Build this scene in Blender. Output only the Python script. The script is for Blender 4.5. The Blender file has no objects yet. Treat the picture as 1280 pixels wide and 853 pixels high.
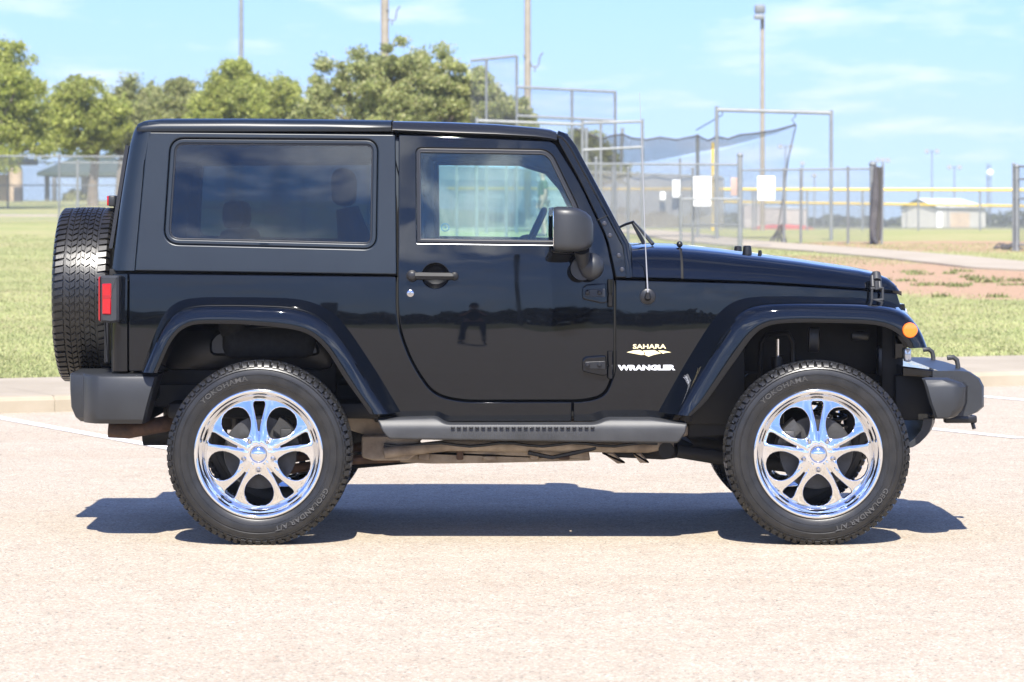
import bpy, bmesh, math, random
import numpy as np
from mathutils import Vector, Matrix
from mathutils.geometry import delaunay_2d_cdt
R = math.radians
F, YH, H = 4190.0, 266.0, 1.44          # focal length in photo pixels, horizon row, eye height (m)
S = bpy.context.scene
COL = S.collection

# ------------------------------------------------------------ camera, sky, sun, exposure
cam = bpy.data.cameras.new("camera"); cam_o = bpy.data.objects.new("camera", cam); COL.objects.link(cam_o)
cam.sensor_width = 36.0; cam.lens = 36.0*F/1280.0
cam.shift_y = -(426.5-YH)/1280.0
cam.clip_start = 0.3; cam.clip_end = 9000
cam_o.location = (0, 0, H); cam_o.rotation_euler = (R(90), 0, 0)
cam.dof.use_dof = True; cam.dof.focus_distance = 14.7; cam.dof.aperture_fstop = 7.1
S.camera = cam_o

SUN_EL = 48.0
w = bpy.data.worlds.new("World"); S.world = w; w.use_nodes = True
nt = w.node_tree; N = nt.nodes; L = nt.links
bg = N["Background"]; bg.inputs[1].default_value = 0.050
sky = N.new("ShaderNodeTexSky"); sky.sky_type = 'NISHITA'; sky.sun_disc = False
sky.sun_elevation = R(SUN_EL); sky.sun_rotation = R(180)
sky.air_density = 1.3; sky.dust_density = 0.4; sky.ozone_density = 2.2
tc = N.new("ShaderNodeTexCoord")
sep = N.new("ShaderNodeSeparateXYZ"); L.new(tc.outputs["Generated"], sep.inputs[0])
mx = N.new("ShaderNodeMath"); mx.operation = 'MAXIMUM'; mx.inputs[1].default_value = 0.0; L.new(sep.outputs[2], mx.inputs[0])
ad = N.new("ShaderNodeMath"); ad.operation = 'ADD'; ad.inputs[1].default_value = 0.13; L.new(mx.outputs[0], ad.inputs[0])
dv = N.new("ShaderNodeVectorMath"); dv.operation = 'DIVIDE'; L.new(tc.outputs["Generated"], dv.inputs[0])
cb = N.new("ShaderNodeCombineXYZ")
for i in range(3): L.new(ad.outputs[0], cb.inputs[i])
L.new(cb.outputs[0], dv.inputs[1])
cl = N.new("ShaderNodeTexNoise"); cl.inputs["Scale"].default_value = 3.4; cl.inputs["Detail"].default_value = 7; cl.inputs["Roughness"].default_value = 0.56; cl.inputs["Distortion"].default_value = 0.1
mp = N.new("ShaderNodeMapping"); mp.inputs["Scale"].default_value = (1.25, 1.0, 1.2); mp.inputs["Location"].default_value = (7.3, 1.1, 2.4)
L.new(dv.outputs[0], mp.inputs[0]); L.new(mp.outputs[0], cl.inputs["Vector"])
lift = N.new("ShaderNodeVectorMath"); lift.operation = 'ADD'; lift.inputs[1].default_value = (0, 0, 0.045); L.new(tc.outputs["Generated"], lift.inputs[0])
nrmv = N.new("ShaderNodeVectorMath"); nrmv.operation = 'NORMALIZE'; L.new(lift.outputs[0], nrmv.inputs[0]); L.new(nrmv.outputs[0], sky.inputs[0])
cr = N.new("ShaderNodeValToRGB"); cr.color_ramp.elements[0].position = 0.51; cr.color_ramp.elements[1].position = 0.78
cr.color_ramp.elements[0].color = (0,0,0,1); cr.color_ramp.elements[1].color = (0.8,0.8,0.8,1)
L.new(cl.outputs["Fac"], cr.inputs[0])
tint = N.new("ShaderNodeMix"); tint.data_type = 'RGBA'; tint.blend_type = 'MULTIPLY'; tint.inputs[0].default_value = 1.0
tint.inputs[7].default_value = (0.86, 1.18, 2.15, 1); L.new(sky.outputs[0], tint.inputs[6])
# a bank of wispy cloud over the woods behind the photographer
def mnode(op, a, b=None, clamp=False):
    q = N.new("ShaderNodeMath"); q.operation = op; q.use_clamp = clamp
    for k, v in ((0, a), (1, b)):
        if v is None: continue
        if isinstance(v, (int, float)): q.inputs[k].default_value = v
        else: L.new(v, q.inputs[k])
    return q.outputs[0]
back = mnode('MAXIMUM', mnode('MULTIPLY', sep.outputs[1], -1.0), 0.02)
bx_, bz_ = mnode('DIVIDE', sep.outputs[0], back), mnode('DIVIDE', sep.outputs[2], back)
cv = N.new("ShaderNodeCombineXYZ"); L.new(bx_, cv.inputs[0]); L.new(mnode('MULTIPLY', bz_, 3.2), cv.inputs[1])
n2 = N.new("ShaderNodeTexNoise"); n2.inputs["Scale"].default_value = 7.5; n2.inputs["Detail"].default_value = 6; n2.inputs["Roughness"].default_value = 0.6; n2.inputs["Distortion"].default_value = 0.6; L.new(cv.outputs[0], n2.inputs["Vector"])
def rmp(src, stops):
    r_ = N.new("ShaderNodeValToRGB"); e = r_.color_ramp.elements
    while len(e) < len(stops): e.new(0.5)
    for i, (p_, c_) in enumerate(stops): e[i].position = p_; e[i].color = (c_, c_, c_, 1)
    L.new(src, r_.inputs[0]); return r_.outputs[0]
bank = mnode('MULTIPLY', rmp(bz_, [(0.05, 0.0), (0.07, .18), (0.10, .08), (0.15, 0.1), (0.185, 1.0), (0.25, 0.8), (0.29, 0.0)]), rmp(n2.outputs["Fac"], [(0.46, 0.0), (0.58, 1.0)]))
bank = mnode('MULTIPLY', bank, mnode('LESS_THAN', mnode('ABSOLUTE', bx_), 0.8))
mc = N.new("ShaderNodeMix"); mc.data_type = 'RGBA'; L.new(cr.outputs[0], mc.inputs[0])
L.new(tint.outputs[2], mc.inputs[6]); mc.inputs[7].default_value = (12.0, 12.6, 13.8, 1)
mk_ = N.new("ShaderNodeMix"); mk_.data_type = 'RGBA'; L.new(mnode('MULTIPLY', bank, 0.85), mk_.inputs[0]); L.new(mc.outputs[2], mk_.inputs[6]); mk_.inputs[7].default_value = (40, 42, 46, 1); L.new(mk_.outputs[2], bg.inputs[0])

sun = bpy.data.lights.new("sun", 'SUN'); sun_o = bpy.data.objects.new("sun", sun); COL.objects.link(sun_o)
sun.energy = 5.0; sun.angle = R(0.5); sun.color = (1.0, 0.95, 0.86)
sun_o.rotation_euler = (R(90-SUN_EL), 0, 0); sun_o.location = (0, -20, 30)

S.view_settings.view_transform = 'Standard'; S.view_settings.look = 'None'
S.view_settings.exposure = 1.15; S.view_settings.gamma = 1
S.render.engine = 'CYCLES'
S.cycles.max_bounces = 10; S.cycles.transparent_max_bounces = 40; S.cycles.glossy_bounces = 5

# ------------------------------------------------------------ helpers
def X(px, d): return (px-640.0)*d/F
def Z(py, d): return H-(py-YH)*d/F
def W(px, py, d): return (X(px, d), Z(py, d))

def principled(name, col, rough=0.5, metal=0.0, spec=0.5, coat=0.0, emit=None):
    m = bpy.data.materials.new(name); m.use_nodes = True
    b = m.node_tree.nodes["Principled BSDF"]
    b.inputs["Base Color"].default_value = (*col, 1); b.inputs["Roughness"].default_value = rough
    b.inputs["Metallic"].default_value = metal; b.inputs["Specular IOR Level"].default_value = spec
    if coat: b.inputs["Coat Weight"].default_value = coat; b.inputs["Coat Roughness"].default_value = 0.02
    return m
def nodes(m): return m.node_tree.nodes, m.node_tree.links, m.node_tree.nodes["Principled BSDF"]
def ramp(N, L, src, stops, interp='LINEAR'):
    r = N.new("ShaderNodeValToRGB"); r.color_ramp.interpolation = interp
    e = r.color_ramp.elements
    while len(e) < len(stops): e.new(0.5)
    for i, (p, c) in enumerate(stops):
        e[i].position = p; e[i].color = (c, c, c, 1) if isinstance(c, (int, float)) else (*c, 1)
    L.new(src, r.inputs[0]); return r.outputs[0]
def noise(N, L, scale, detail=3, rough=0.55, vec=None, dist=0.0):
    n = N.new("ShaderNodeTexNoise"); n.inputs["Scale"].default_value = scale; n.inputs["Detail"].default_value = detail
    n.inputs["Roughness"].default_value = rough; n.inputs["Distortion"].default_value = dist
    if vec is not None: L.new(vec, n.inputs["Vector"])
    return n.outputs["Fac"]
def objcoord(N, L, scale=(1,1,1)):
    t = N.new("ShaderNodeTexCoord"); m = N.new("ShaderNodeMapping"); m.inputs["Scale"].default_value = scale
    L.new(t.outputs["Object"], m.inputs[0]); return m.outputs[0]
def mix(N, L, fac, a, b, mode='MIX'):
    m = N.new("ShaderNodeMix"); m.data_type = 'RGBA'; m.blend_type = mode
    if isinstance(fac, (int, float)): m.inputs[0].default_value = fac
    else: L.new(fac, m.inputs[0])
    for k, v in ((6, a), (7, b)):
        if isinstance(v, tuple): m.inputs[k].default_value = (*v, 1)
        else: L.new(v, m.inputs[k])
    return m.outputs[2]
def math_(N, L, op, a, b=None, clamp=False):
    m = N.new("ShaderNodeMath"); m.operation = op; m.use_clamp = clamp
    for k, v in ((0, a), (1, b)):
        if v is None: continue
        if isinstance(v, (int, float)): m.inputs[k].default_value = v
        else: L.new(v, m.inputs[k])
    return m.outputs[0]
def bump(N, L, h, strength, dist, b):
    n = N.new("ShaderNodeBump"); n.inputs["Strength"].default_value = strength; n.inputs["Distance"].default_value = dist
    L.new(h, n.inputs["Height"]); L.new(n.outputs[0], b.inputs["Normal"]); return n

def varied(name, c1, c2, scale, rough=0.6, metal=0.0, bstr=0.0, bdist=0.002, bscale=None, spec=0.5, detail=5, coat=0):
    m = principled(name, c1, rough, metal, spec, coat); N, L, b = nodes(m)
    v = objcoord(N, L); n = noise(N, L, scale, detail, 0.6, v)
    L.new(mix(N, L, ramp(N, L, n, [(0.35, 0.0), (0.65, 1.0)]), c1, c2), b.inputs["Base Color"])
    if bstr: bump(N, L, noise(N, L, bscale or scale*4, 3, 0.6, v), bstr, bdist, b)
    return m

M = {}
# car paint: black, slightly wavy clear coat
m = principled('black_paint', (0.0022, 0.003, 0.0048), 0.03, 0.0, 0.5); N, L, b = nodes(m)
b.inputs["IOR"].default_value = 1.46
v = objcoord(N, L); n1 = noise(N, L, 2.6, 2, 0.5, v); bump(N, L, n1, 0.6, 0.0024, b)
dust = ramp(N, L, noise(N, L, 14, 5, 0.7, v), [(0.45, 0.02), (0.8, 0.06)]); L.new(dust, b.inputs["Roughness"])
M['paint'] = m
M['matte'] = varied('grained_black_plastic', (0.016, 0.0175, 0.020), (0.022, 0.024, 0.027), 5, 0.42, bstr=0.25, bdist=0.0008, bscale=420)
M['hardtop'] = varied('textured_dark_hardtop', (0.005, 0.009, 0.015), (0.0065, 0.0115, 0.018), 2.5, 0.34, bstr=0.18, bdist=0.0006, bscale=500)
M['bumper'] = varied('weathered_black_plastic', (0.022, 0.023, 0.025), (0.034, 0.035, 0.037), 9, 0.5, bstr=0.3, bdist=0.001, bscale=350)
M['rubber'] = varied('tire_rubber', (0.007, 0.007, 0.007), (0.017, 0.016, 0.015), 11, 0.33, bstr=0.25, bdist=0.001, bscale=120, spec=0.45)
M['gasket'] = principled('rubber_seal', (0.008, 0.008, 0.009), 0.35)
M['seam'] = principled('dark_gap', (0.003, 0.003, 0.003), 0.8)
M['chrome'] = principled('chrome', (0.78, 0.78, 0.79), 0.05, 1.0)
M['bright'] = principled('brushed_trim', (0.13, 0.135, 0.145), 0.3, 0.7)
M['steel'] = varied('brake_steel', (0.06, 0.06, 0.062), (0.04, 0.038, 0.035), 20, 0.5, 0.5)
M['nut'] = principled('lug_nut_metal', (0.5, 0.5, 0.52), 0.15, 1.0)
M['dark'] = varied('dark_underbody', (0.006, 0.006, 0.006), (0.014, 0.013, 0.012), 8, 0.65)
M['liner'] = varied('inner_body_paint', (0.006, 0.007, 0.009), (0.012, 0.013, 0.016), 5, 0.3)
M['rust'] = varied('muddy_rusty_steel', (0.20, 0.155, 0.115), (0.38, 0.31, 0.235), 9, 0.75, bstr=0.5, bdist=0.004, bscale=40)
M['rustdark'] = varied('rusty_exhaust', (0.05, 0.028, 0.018), (0.12, 0.065, 0.04), 18, 0.7, bstr=0.4, bdist=0.002, bscale=60)
M['seat'] = varied('dark_seat_cloth', (0.02, 0.021, 0.024), (0.03, 0.031, 0.034), 40, 0.85)
M['dash'] = principled('dark_dash_plastic', (0.03, 0.04, 0.055), 0.55)
M['handle'] = principled('satin_black_handle', (0.008, 0.008, 0.009), 0.5, 0.0, 0.25)
M['worn'] = varied('scuffed_rubber', (0.03, 0.029, 0.028), (0.055, 0.053, 0.05), 30, 0.5)
M['mast'] = principled('antenna_metal', (0.30, 0.30, 0.31), 0.45, 0.3)
M['rail'] = principled('satin_black_rail', (0.012, 0.013, 0.015), 0.17)
M['screwblack'] = principled('dark_screw', (0.10, 0.10, 0.11), 0.3, 0.8)
M['red'] = principled('red_lens', (0.32, 0.003, 0.009), 0.12, coat=0.6)
M['reddark'] = principled('deep_red_lens', (0.25, 0.004, 0.008), 0.2, coat=0.5)
M['orange'] = principled('amber_lens', (0.85, 0.17, 0.012), 0.12, coat=0.6)
M['gold'] = principled('pale_gold_badge', (0.78, 0.66, 0.38), 0.3)
M['white'] = principled('white_lettering', (0.85, 0.87, 0.9), 0.35)
M['lamp'] = principled('headlight_lens', (0.7, 0.72, 0.75), 0.06, 0.4)
M['teal'] = principled('blue_sticker', (0.03, 0.12, 0.2), 0.5)

def glass(name, tint, refl=1.0):
    m = bpy.data.materials.new(name); m.use_nodes = True; N = m.node_tree.nodes; L = m.node_tree.links
    N.remove(N["Principled BSDF"]); out = N["Material Output"]
    t = N.new("ShaderNodeBsdfTransparent"); t.inputs[0].default_value = (*tint, 1)
    g = N.new("ShaderNodeBsdfGlossy"); g.inputs["Roughness"].default_value = 0.0; g.inputs[0].default_value = (refl, refl, refl, 1)
    fr = N.new("ShaderNodeFresnel"); fr.inputs[0].default_value = 1.5
    mm = N.new("ShaderNodeMixShader"); L.new(fr.outputs[0], mm.inputs[0]); L.new(t.outputs[0], mm.inputs[1]); L.new(g.outputs[0], mm.inputs[2])
    L.new(mm.outputs[0], out.inputs[0]); return m
M['glass'] = glass('greenish_glass', (0.85, 0.965, 0.95))
M['privacy'] = glass('dark_privacy_glass', (0.36, 0.43, 0.48))

class MB:
    """collects geometry of ONE mesh object"""
    def __init__(s): s.v = []; s.f = []; s.mi = []; s.cur = 0
    def add(s, vs, fs):
        o = len(s.v); s.v += [tuple(p) for p in vs]
        s.f += [tuple(i+o for i in f) for f in fs]; s.mi += [s.cur]*len(fs); return s
    def box(s, c, size, bev=0.0, rot=None, seg=2):
        bm = bmesh.new(); bmesh.ops.create_cube(bm, size=1)
        for q in bm.verts: q.co = Vector((q.co.x*size[0], q.co.y*size[1], q.co.z*size[2]))
        if bev > 0: bmesh.ops.bevel(bm, geom=bm.edges[:], offset=bev, segments=seg, profile=0.5, affect='EDGES')
        mt = (rot.to_matrix() if hasattr(rot, 'to_matrix') else Matrix.Identity(3)) if rot else Matrix.Identity(3)
        cc = Vector(c); bm.verts.index_update()
        s.add([cc+mt@q.co for q in bm.verts], [[q.index for q in f.verts] for f in bm.faces]); bm.free(); return s
    def tube(s, pts, r, seg=10, caps=True, flat=1.0):
        pts = [Vector(p) for p in pts]; n = len(pts); rs = r if isinstance(r, (list, tuple)) else [r]*n
        rings = []; up = None
        for i, p in enumerate(pts):
            t = (pts[min(i+1, n-1)]-pts[max(i-1, 0)]).normalized()
            if up is None:
                a = Vector((0, 0, 1)) if abs(t.z) < 0.9 else Vector((0, 1, 0)); up = (a-t*a.dot(t)).normalized()
            else: up = (up-t*up.dot(t)).normalized()
            b = t.cross(up)
            rings.append([p+(up*math.cos(k*2*math.pi/seg)*flat+b*math.sin(k*2*math.pi/seg))*rs[i] for k in range(seg)])
        return s.loft(rings, True, caps)
    def loft(s, rings, closed=True, caps=False, closedv=False):
        m = len(rings[0]); vs = [p for r in rings for p in r]; fs = []
        nr = len(rings)
        for i in range(nr if closedv else nr-1):
            for k in range(m if closed else m-1):
                a = i*m+k; b = i*m+(k+1) % m; i2 = (i+1) % nr
                fs.append((a, b, i2*m+(k+1) % m, i2*m+k))
        if caps: fs.append(tuple(range(m))[::-1]); fs.append(tuple((nr-1)*m+k for k in range(m)))
        return s.add(vs, fs)
    def lathe(s, prof, seg=64, c=(0, 0, 0)):      # about local Y, prof = (y, r)
        rings = [[(c[0]+r*math.cos(2*math.pi*k/seg), c[1]+y, c[2]+r*math.sin(2*math.pi*k/seg)) for k in range(seg)] for y, r in prof]
        return s.loft(rings, True, False)
    def prism(s, poly, y0, y1, bev=0.0):          # poly in (x,z), extruded along y, rim bevelled
        n = len(poly); 
        if bev: 
            ins = offset_poly(poly, bev); rings = [[(x, y0, z) for x, z in ins], [(x, y0+bev, z) for x, z in poly], [(x, y1-bev, z) for x, z in poly], [(x, y1, z) for x, z in ins]]
        else: rings = [[(x, y0, z) for x, z in poly], [(x, y1, z) for x, z in poly]]
        return s.loft(rings, True, True)
    def sphere(s, c, r, seg=16, rg=10, sc=(1, 1, 1)):
        rings = []
        for i in range(rg+1):
            a = math.pi*i/rg; rr = max(math.sin(a), 0.002)
            rings.append([(c[0]+r*sc[0]*rr*math.cos(2*math.pi*k/seg), c[1]+r*sc[1]*rr*math.sin(2*math.pi*k/seg), c[2]+r*sc[2]*math.cos(a)) for k in range(seg)])
        return s.loft(rings, True, False)
    def build(s, name, mat, parent=None, world=True, smooth=35, fix=True):
        off = Vector((0, 0, 0))
        if parent is not None and world:
            p = parent
            while p is not None: off += Vector(p.location); p = p.parent
        me = bpy.data.meshes.new(name)
        me.from_pydata([(p[0]-off.x, p[1]-off.y, p[2]-off.z) for p in s.v], [], s.f)
        mats = mat if isinstance(mat, (list, tuple)) else [mat]
        for q in mats: me.materials.append(q)
        if len(mats) > 1: me.polygons.foreach_set('material_index', s.mi)
        if fix:
            bm = bmesh.new(); bm.from_mesh(me); bmesh.ops.recalc_face_normals(bm, faces=bm.faces[:]); bm.to_mesh(me); bm.free()
        if smooth:
            me.polygons.foreach_set('use_smooth', [True]*len(me.polygons)); me.set_sharp_from_angle(angle=R(smooth))
        o = bpy.data.objects.new(name, me); COL.objects.link(o)
        if parent is not None: o.parent = parent
        return o

def offset_poly(poly, d):
    """move a closed (x,z) polygon inwards by d (outwards when negative)"""
    n = len(poly); A = sum(poly[i][0]*poly[(i+1) % n][1]-poly[(i+1) % n][0]*poly[i][1] for i in range(n))
    sg = 1 if A > 0 else -1; out = []
    for i in range(n):
        p0, p1, p2 = poly[i-1], poly[i], poly[(i+1) % n]
        a = Vector((p1[0]-p0[0], p1[1]-p0[1])).normalized(); b = Vector((p2[0]-p1[0], p2[1]-p1[1])).normalized()
        na = Vector((-a.y, a.x))*sg; nb = Vector((-b.y, b.x))*sg
        q = na+nb; l = q.length
        q = q/l if l > 1e-6 else na
        k = d/max(q.dot(na), 0.5)
        out.append((p1[0]+q.x*k, p1[1]+q.y*k))
    return out
def rounded(pts, default=0.0, seg=6):
    """pts (x,y[,radius]) -> polygon with rounded corners"""
    n = len(pts); out = []
    for i in range(n):
        p = Vector(pts[i][:2]); r = pts[i][2] if len(pts[i]) > 2 else default
        if r <= 0: out.append((p.x, p.y)); continue
        a = Vector(pts[i-1][:2])-p; b = Vector(pts[(i+1) % n][:2])-p
        la, lb = a.length, b.length; a /= la; b /= lb
        r_ = min(r, la*0.49, lb*0.49); p0 = p+a*r_; p1 = p+b*r_
        for k in range(seg+1):
            t = k/seg; q = p0*(1-t)**2+p*2*t*(1-t)+p1*t*t; out.append((q.x, q.y))
    return out
def resample(poly, step):
    out = []; n = len(poly)
    for i in range(n):
        a, b = poly[i], poly[(i+1) % n]; d = math.hypot(b[0]-a[0], b[1]-a[1])
        if d < 1e-6: continue
        k = max(1, int(math.ceil(d/step)))
        for j in range(k): out.append((a[0]+(b[0]-a[0])*j/k, a[1]+(b[1]-a[1])*j/k))
    return out
def inside(poly, P):
    x, y = P[:, 0], P[:, 1]; c = np.zeros(len(P), bool); n = len(poly); j = n-1
    for i in range(n):
        xi, yi = poly[i]; xj, yj = poly[j]
        if yi != yj:
            c ^= ((yi > y) != (yj > y)) & (x < (xj-xi)*(y-yi)/(yj-yi)+xi)
        j = i
    return c
def px2(pts, d): return [(X(p[0], d), Z(p[1], d)) + ((p[2]*d/F,) if len(p) > 2 else ()) for p in pts]

YC = 15.42
def panel(name, outline, fn, mat, parent, holes=(), thick=0.03, r=0.005, grid=0.035, side=1, local=False, back=False):
    """smooth sheet-metal panel: (x,z) outline with holes bent over y = fn(x,z), rolled edges, real thickness"""
    step = grid*0.8
    outs = [resample(outline, step)]+[resample(h, step*0.7) for h in holes]
    ins = [offset_poly(outs[0], r)]+[offset_poly(h, -r) for h in outs[1:]]
    xs = [p[0] for p in ins[0]]; zs = [p[1] for p in ins[0]]
    pts = [Vector(p) for l in ins for p in l]; edges = []; o = 0
    for l in ins: edges += [(o+i, o+(i+1) % len(l)) for i in range(len(l))]; o += len(l)
    gx = np.arange(min(xs)+grid/2, max(xs), grid); gz = np.arange(min(zs)+grid/2, max(zs), grid)
    G = np.array([(a, b) for a in gx for b in gz]) if len(gx) and len(gz) else np.zeros((0, 2))
    if len(G):
        ok = inside(offset_poly(ins[0], grid*0.3), G)
        for h in ins[1:]: ok &= ~inside(offset_poly(h, -grid*0.3), G)
        pts += [Vector(p) for p in G[ok]]
    res = delaunay_2d_cdt(pts, edges, [], 0, 1e-6)
    V2, Fs = res[0], res[2]
    C = np.array([[sum(V2[i].x for i in f)/3, sum(V2[i].y for i in f)/3] for f in Fs])
    ok = inside(ins[0], C)
    for h in ins[1:]: ok &= ~inside(h, C)
    Fs = [f for f, k in zip(Fs, ok) if k]
    def nrm(x, z):
        e = 0.002; fx = (fn(x+e, z)-fn(x-e, z))/(2*e); fz = (fn(x, z+e)-fn(x, z-e))/(2*e)
        return Vector((fx, -1, fz)).normalized()
    V = []; Nn = []; faces = []
    for p in V2: V.append(Vector((p.x, fn(p.x, p.y), p.y))); Nn.append(nrm(p.x, p.y))
    for f in Fs:
        a, b, c = [V[i] for i in f]
        faces.append(tuple(f) if (b-a).cross(c-a).dot(Nn[f[0]]) > 0 else tuple(f[::-1]))
    for li, (lo, li_) in enumerate(zip(outs, ins)):
        n = len(lo); rings = []
        A = sum(lo[i][0]*lo[(i+1) % n][1]-lo[(i+1) % n][0]*lo[i][1] for i in range(n)); sg = (1 if A > 0 else -1)*(1 if li == 0 else -1)
        K = 3
        for k in range(K+2):
            base = len(V)
            a = min(k/K, 1)*math.pi/2
            for i in range(n):
                t = math.sin(a); x = li_[i][0]*(1-t)+lo[i][0]*t; z = li_[i][1]*(1-t)+lo[i][1]*t
                nf = nrm(x, z); tx = lo[(i+1) % n][0]-lo[i-1][0]; tz = lo[(i+1) % n][1]-lo[i-1][1]; l = math.hypot(tx, tz) or 1
                out = Vector((tz/l*sg, 0, -tx/l*sg))
                dep = r*(1-math.cos(a)) if k <= K else thick
                V.append(Vector((x, fn(x, z)+dep, z))); Nn.append((nf*math.cos(a)+out*math.sin(a)).normalized())
            rings.append(base)
        for q in range(len(rings)-1):
            for i in range(n):
                j = (i+1) % n; f = (rings[q]+i, rings[q]+j, rings[q+1]+j, rings[q+1]+i)
                nn = (V[f[1]]-V[f[0]]).cross(V[f[2]]-V[f[0]])
                if nn.dot(Nn[f[2]]) < 0: f = f[::-1]
                faces.append(f)
    if back:
        nb = len(V2); base = len(V)
        for i in range(nb): V.append(V[i]+Vector((0, thick, 0))); Nn.append(-Nn[i])
        faces += [tuple(base+i for i in f[::-1]) for f in faces[:len(Fs)]]
    if side < 0:
        V = [Vector((p.x, 2*YC-p.y, p.z)) for p in V]; Nn = [Vector((q.x, -q.y, q.z)) for q in Nn]; faces = [f[::-1] for f in faces]
    off = Vector((0, 0, 0))
    if not local:
        p = parent
        while p is not None: off += Vector(p.location); p = p.parent
    me = bpy.data.meshes.new(name); me.from_pydata([p-off for p in V], [], faces); me.materials.append(mat)
    me.polygons.foreach_set('use_smooth', [True]*len(me.polygons))
    me.normals_split_custom_set_from_vertices([tuple(q) for q in Nn])
    o = bpy.data.objects.new(name, me); COL.objects.link(o); o.parent = parent
    return o

def thing(name, label, cat, loc=(0, 0, 0), group=None, rz=0.0):
    o = bpy.data.objects.new(name, None); COL.objects.link(o); o.location = loc; o.rotation_euler = (0, 0, rz)
    o.empty_display_size = 0.2; return tag(o, label, cat, group)
def tag(o, label=None, cat=None, group=None, kind=None):
    if label: o['label'] = label
    if cat: o['category'] = cat
    if group: o['group'] = group
    if kind: o['kind'] = kind
    return o
def dup(src, parent=None, loc=None, rz=None, only=None):
    c = src.copy(); COL.objects.link(c); c.parent = parent
    if loc is not None: c.location = loc
    if rz is not None: c.rotation_euler = (0, 0, rz)
    for ch in list(src.children):
        if only is None or only(ch): dup(ch, c)
    return c
def text_mesh(txt, size, extrude=0.0015, sx=1.0, offset=0.0, spacing=1.0):
    c = bpy.data.curves.new('t', 'FONT'); c.body = txt; c.size = size; c.extrude = extrude; c.offset = offset
    c.align_x = 'CENTER'; c.align_y = 'CENTER'; c.space_character = spacing; c.resolution_u = 3
    o = bpy.data.objects.new('t', c); COL.objects.link(o)
    dg = bpy.context.evaluated_depsgraph_get(); me = bpy.data.meshes.new_from_object(o.evaluated_get(dg))
    vs = [(v.co.x*sx, v.co.y, v.co.z) for v in me.vertices]; fs = [tuple(p.vertices) for p in me.polygons]
    bpy.data.objects.remove(o); bpy.data.curves.remove(c); bpy.data.meshes.remove(me)
    return vs, fs

# ------------------------------------------------------------ terrain
A_ = R(26.15); U = (math.cos(A_), math.sin(A_))
def uv2xy(u, v): return (u*U[0]-v*U[1], u*U[1]+v*U[0])
def xy2v(x, y): return -x*U[1]+y*U[0]
RY = ([0, 29, 45, 69, 85, 100, 115, 150, 250, 330, 600, 3000], [.12, .14, .31, .63, .80, .87, .83, .60, .31, -.1, -1.0, -4.0])
LY = ([0, 27, 60, 90, 120, 150, 200, 400, 3000], [.12, .14, .6, 1.14, 1.6, 1.98, 2.15, 2.2, 2.2])
def sm(t): t = min(max(t, 0), 1); return t*t*(3-2*t)
def T(x, y):
    a = sum(float(np.interp(y+k, *RY)) for k in (-6, -2, 2, 6))/4; b = sum(float(np.interp(y+k, *LY)) for k in (-6, -2, 2, 6))/4
    z = a+(b-a)*sm((-4-x)/8)
    return 0.12+(z-0.12)*sm((xy2v(x, y)-25.7)/7.0)
def ghit(px, py):
    """point of the ground seen at a photo pixel"""
    d = 27.0
    while d < 700:
        x = X(px, d)
        if Z(py, d) <= T(x, d): return (x, d, T(x, d))
        d *= 1.004
    return (X(px, 400), 400, T(X(px, 400), 400))

# asphalt
m = principled('worn_asphalt', (0.4, 0.36, 0.32), 0.9); N, L, b = nodes(m); v = objcoord(N, L)
big = noise(N, L, 0.55, 5, 0.6, v); mid = noise(N, L, 6, 4, 0.65, v)
vo = N.new("ShaderNodeTexVoronoi"); vo.inputs["Scale"].default_value = 125; L.new(v, vo.inputs["Vector"])
sp = N.new("ShaderNodeSeparateColor"); L.new(vo.outputs["Color"], sp.inputs[0])
stone = ramp(N, L, sp.outputs[0], [(0.0, (0.16, 0.14, 0.13)), (0.018, (0.32, 0.27, 0.235)), (0.06, (0.44, 0.38, 0.32)), (0.35, (0.56, 0.49, 0.42)), (0.7, (0.50, 0.435, 0.385)), (0.88, (0.70, 0.64, 0.58)), (0.95, (0.54, 0.38, 0.29))], 'CONSTANT')
tone = ramp(N, L, big, [(0.3, (0.75, 0.738, 0.65)), (0.7, (0.795, 0.79, 0.71))])
streak = ramp(N, L, noise(N, L, 1.0, 5, 0.65, objcoord(N, L, (0.12, 0.9, 1))), [(0.36, (0.965, 0.945, 0.92)), (0.5, (1.0, 1.0, 1.0))])
tone2 = ramp(N, L, mid, [(0.3, (0.86, 0.84, 0.83)), (0.7, (1.0, 1.0, 1.0))])
L.new(mix(N, L, 1.0, streak, mix(N, L, 1.0, mix(N, L, 1.0, stone, tone, 'MULTIPLY'), tone2, 'MULTIPLY'), 'MULTIPLY'), b.inputs["Base Color"])
vd = N.new("ShaderNodeTexVoronoi"); vd.inputs["Scale"].default_value = 125; L.new(v, vd.inputs["Vector"])
bump(N, L, math_(N, L, 'ADD', vd.outputs["Distance"], noise(N, L, 40, 3, 0.6, v)), 0.4, 0.003, b)
M['asphalt'] = m
m = varied('concrete_walk', (0.29, 0.245, 0.175), (0.345, 0.295, 0.22), 1.6, 0.9, bstr=0.3, bdist=0.003, bscale=60)
M['concrete'] = m
m = principled('dirt_path', (0.48, 0.40, 0.32), 0.95); M['path'] = varied('path_concrete', (0.31, 0.26, 0.19), (0.36, 0.31, 0.235), 0.8, 0.95)
m = principled('line_paint', (0.8, 0.79, 0.77), 0.7); N, L, b = nodes(m); v = objcoord(N, L)
L.new(ramp(N, L, noise(N, L, 60, 4, 0.7, v), [(0.36, (0.42, 0.36, 0.31)), (0.46, (0.80, 0.79, 0.77))]), b.inputs["Base Color"])
M['line'] = m
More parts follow.
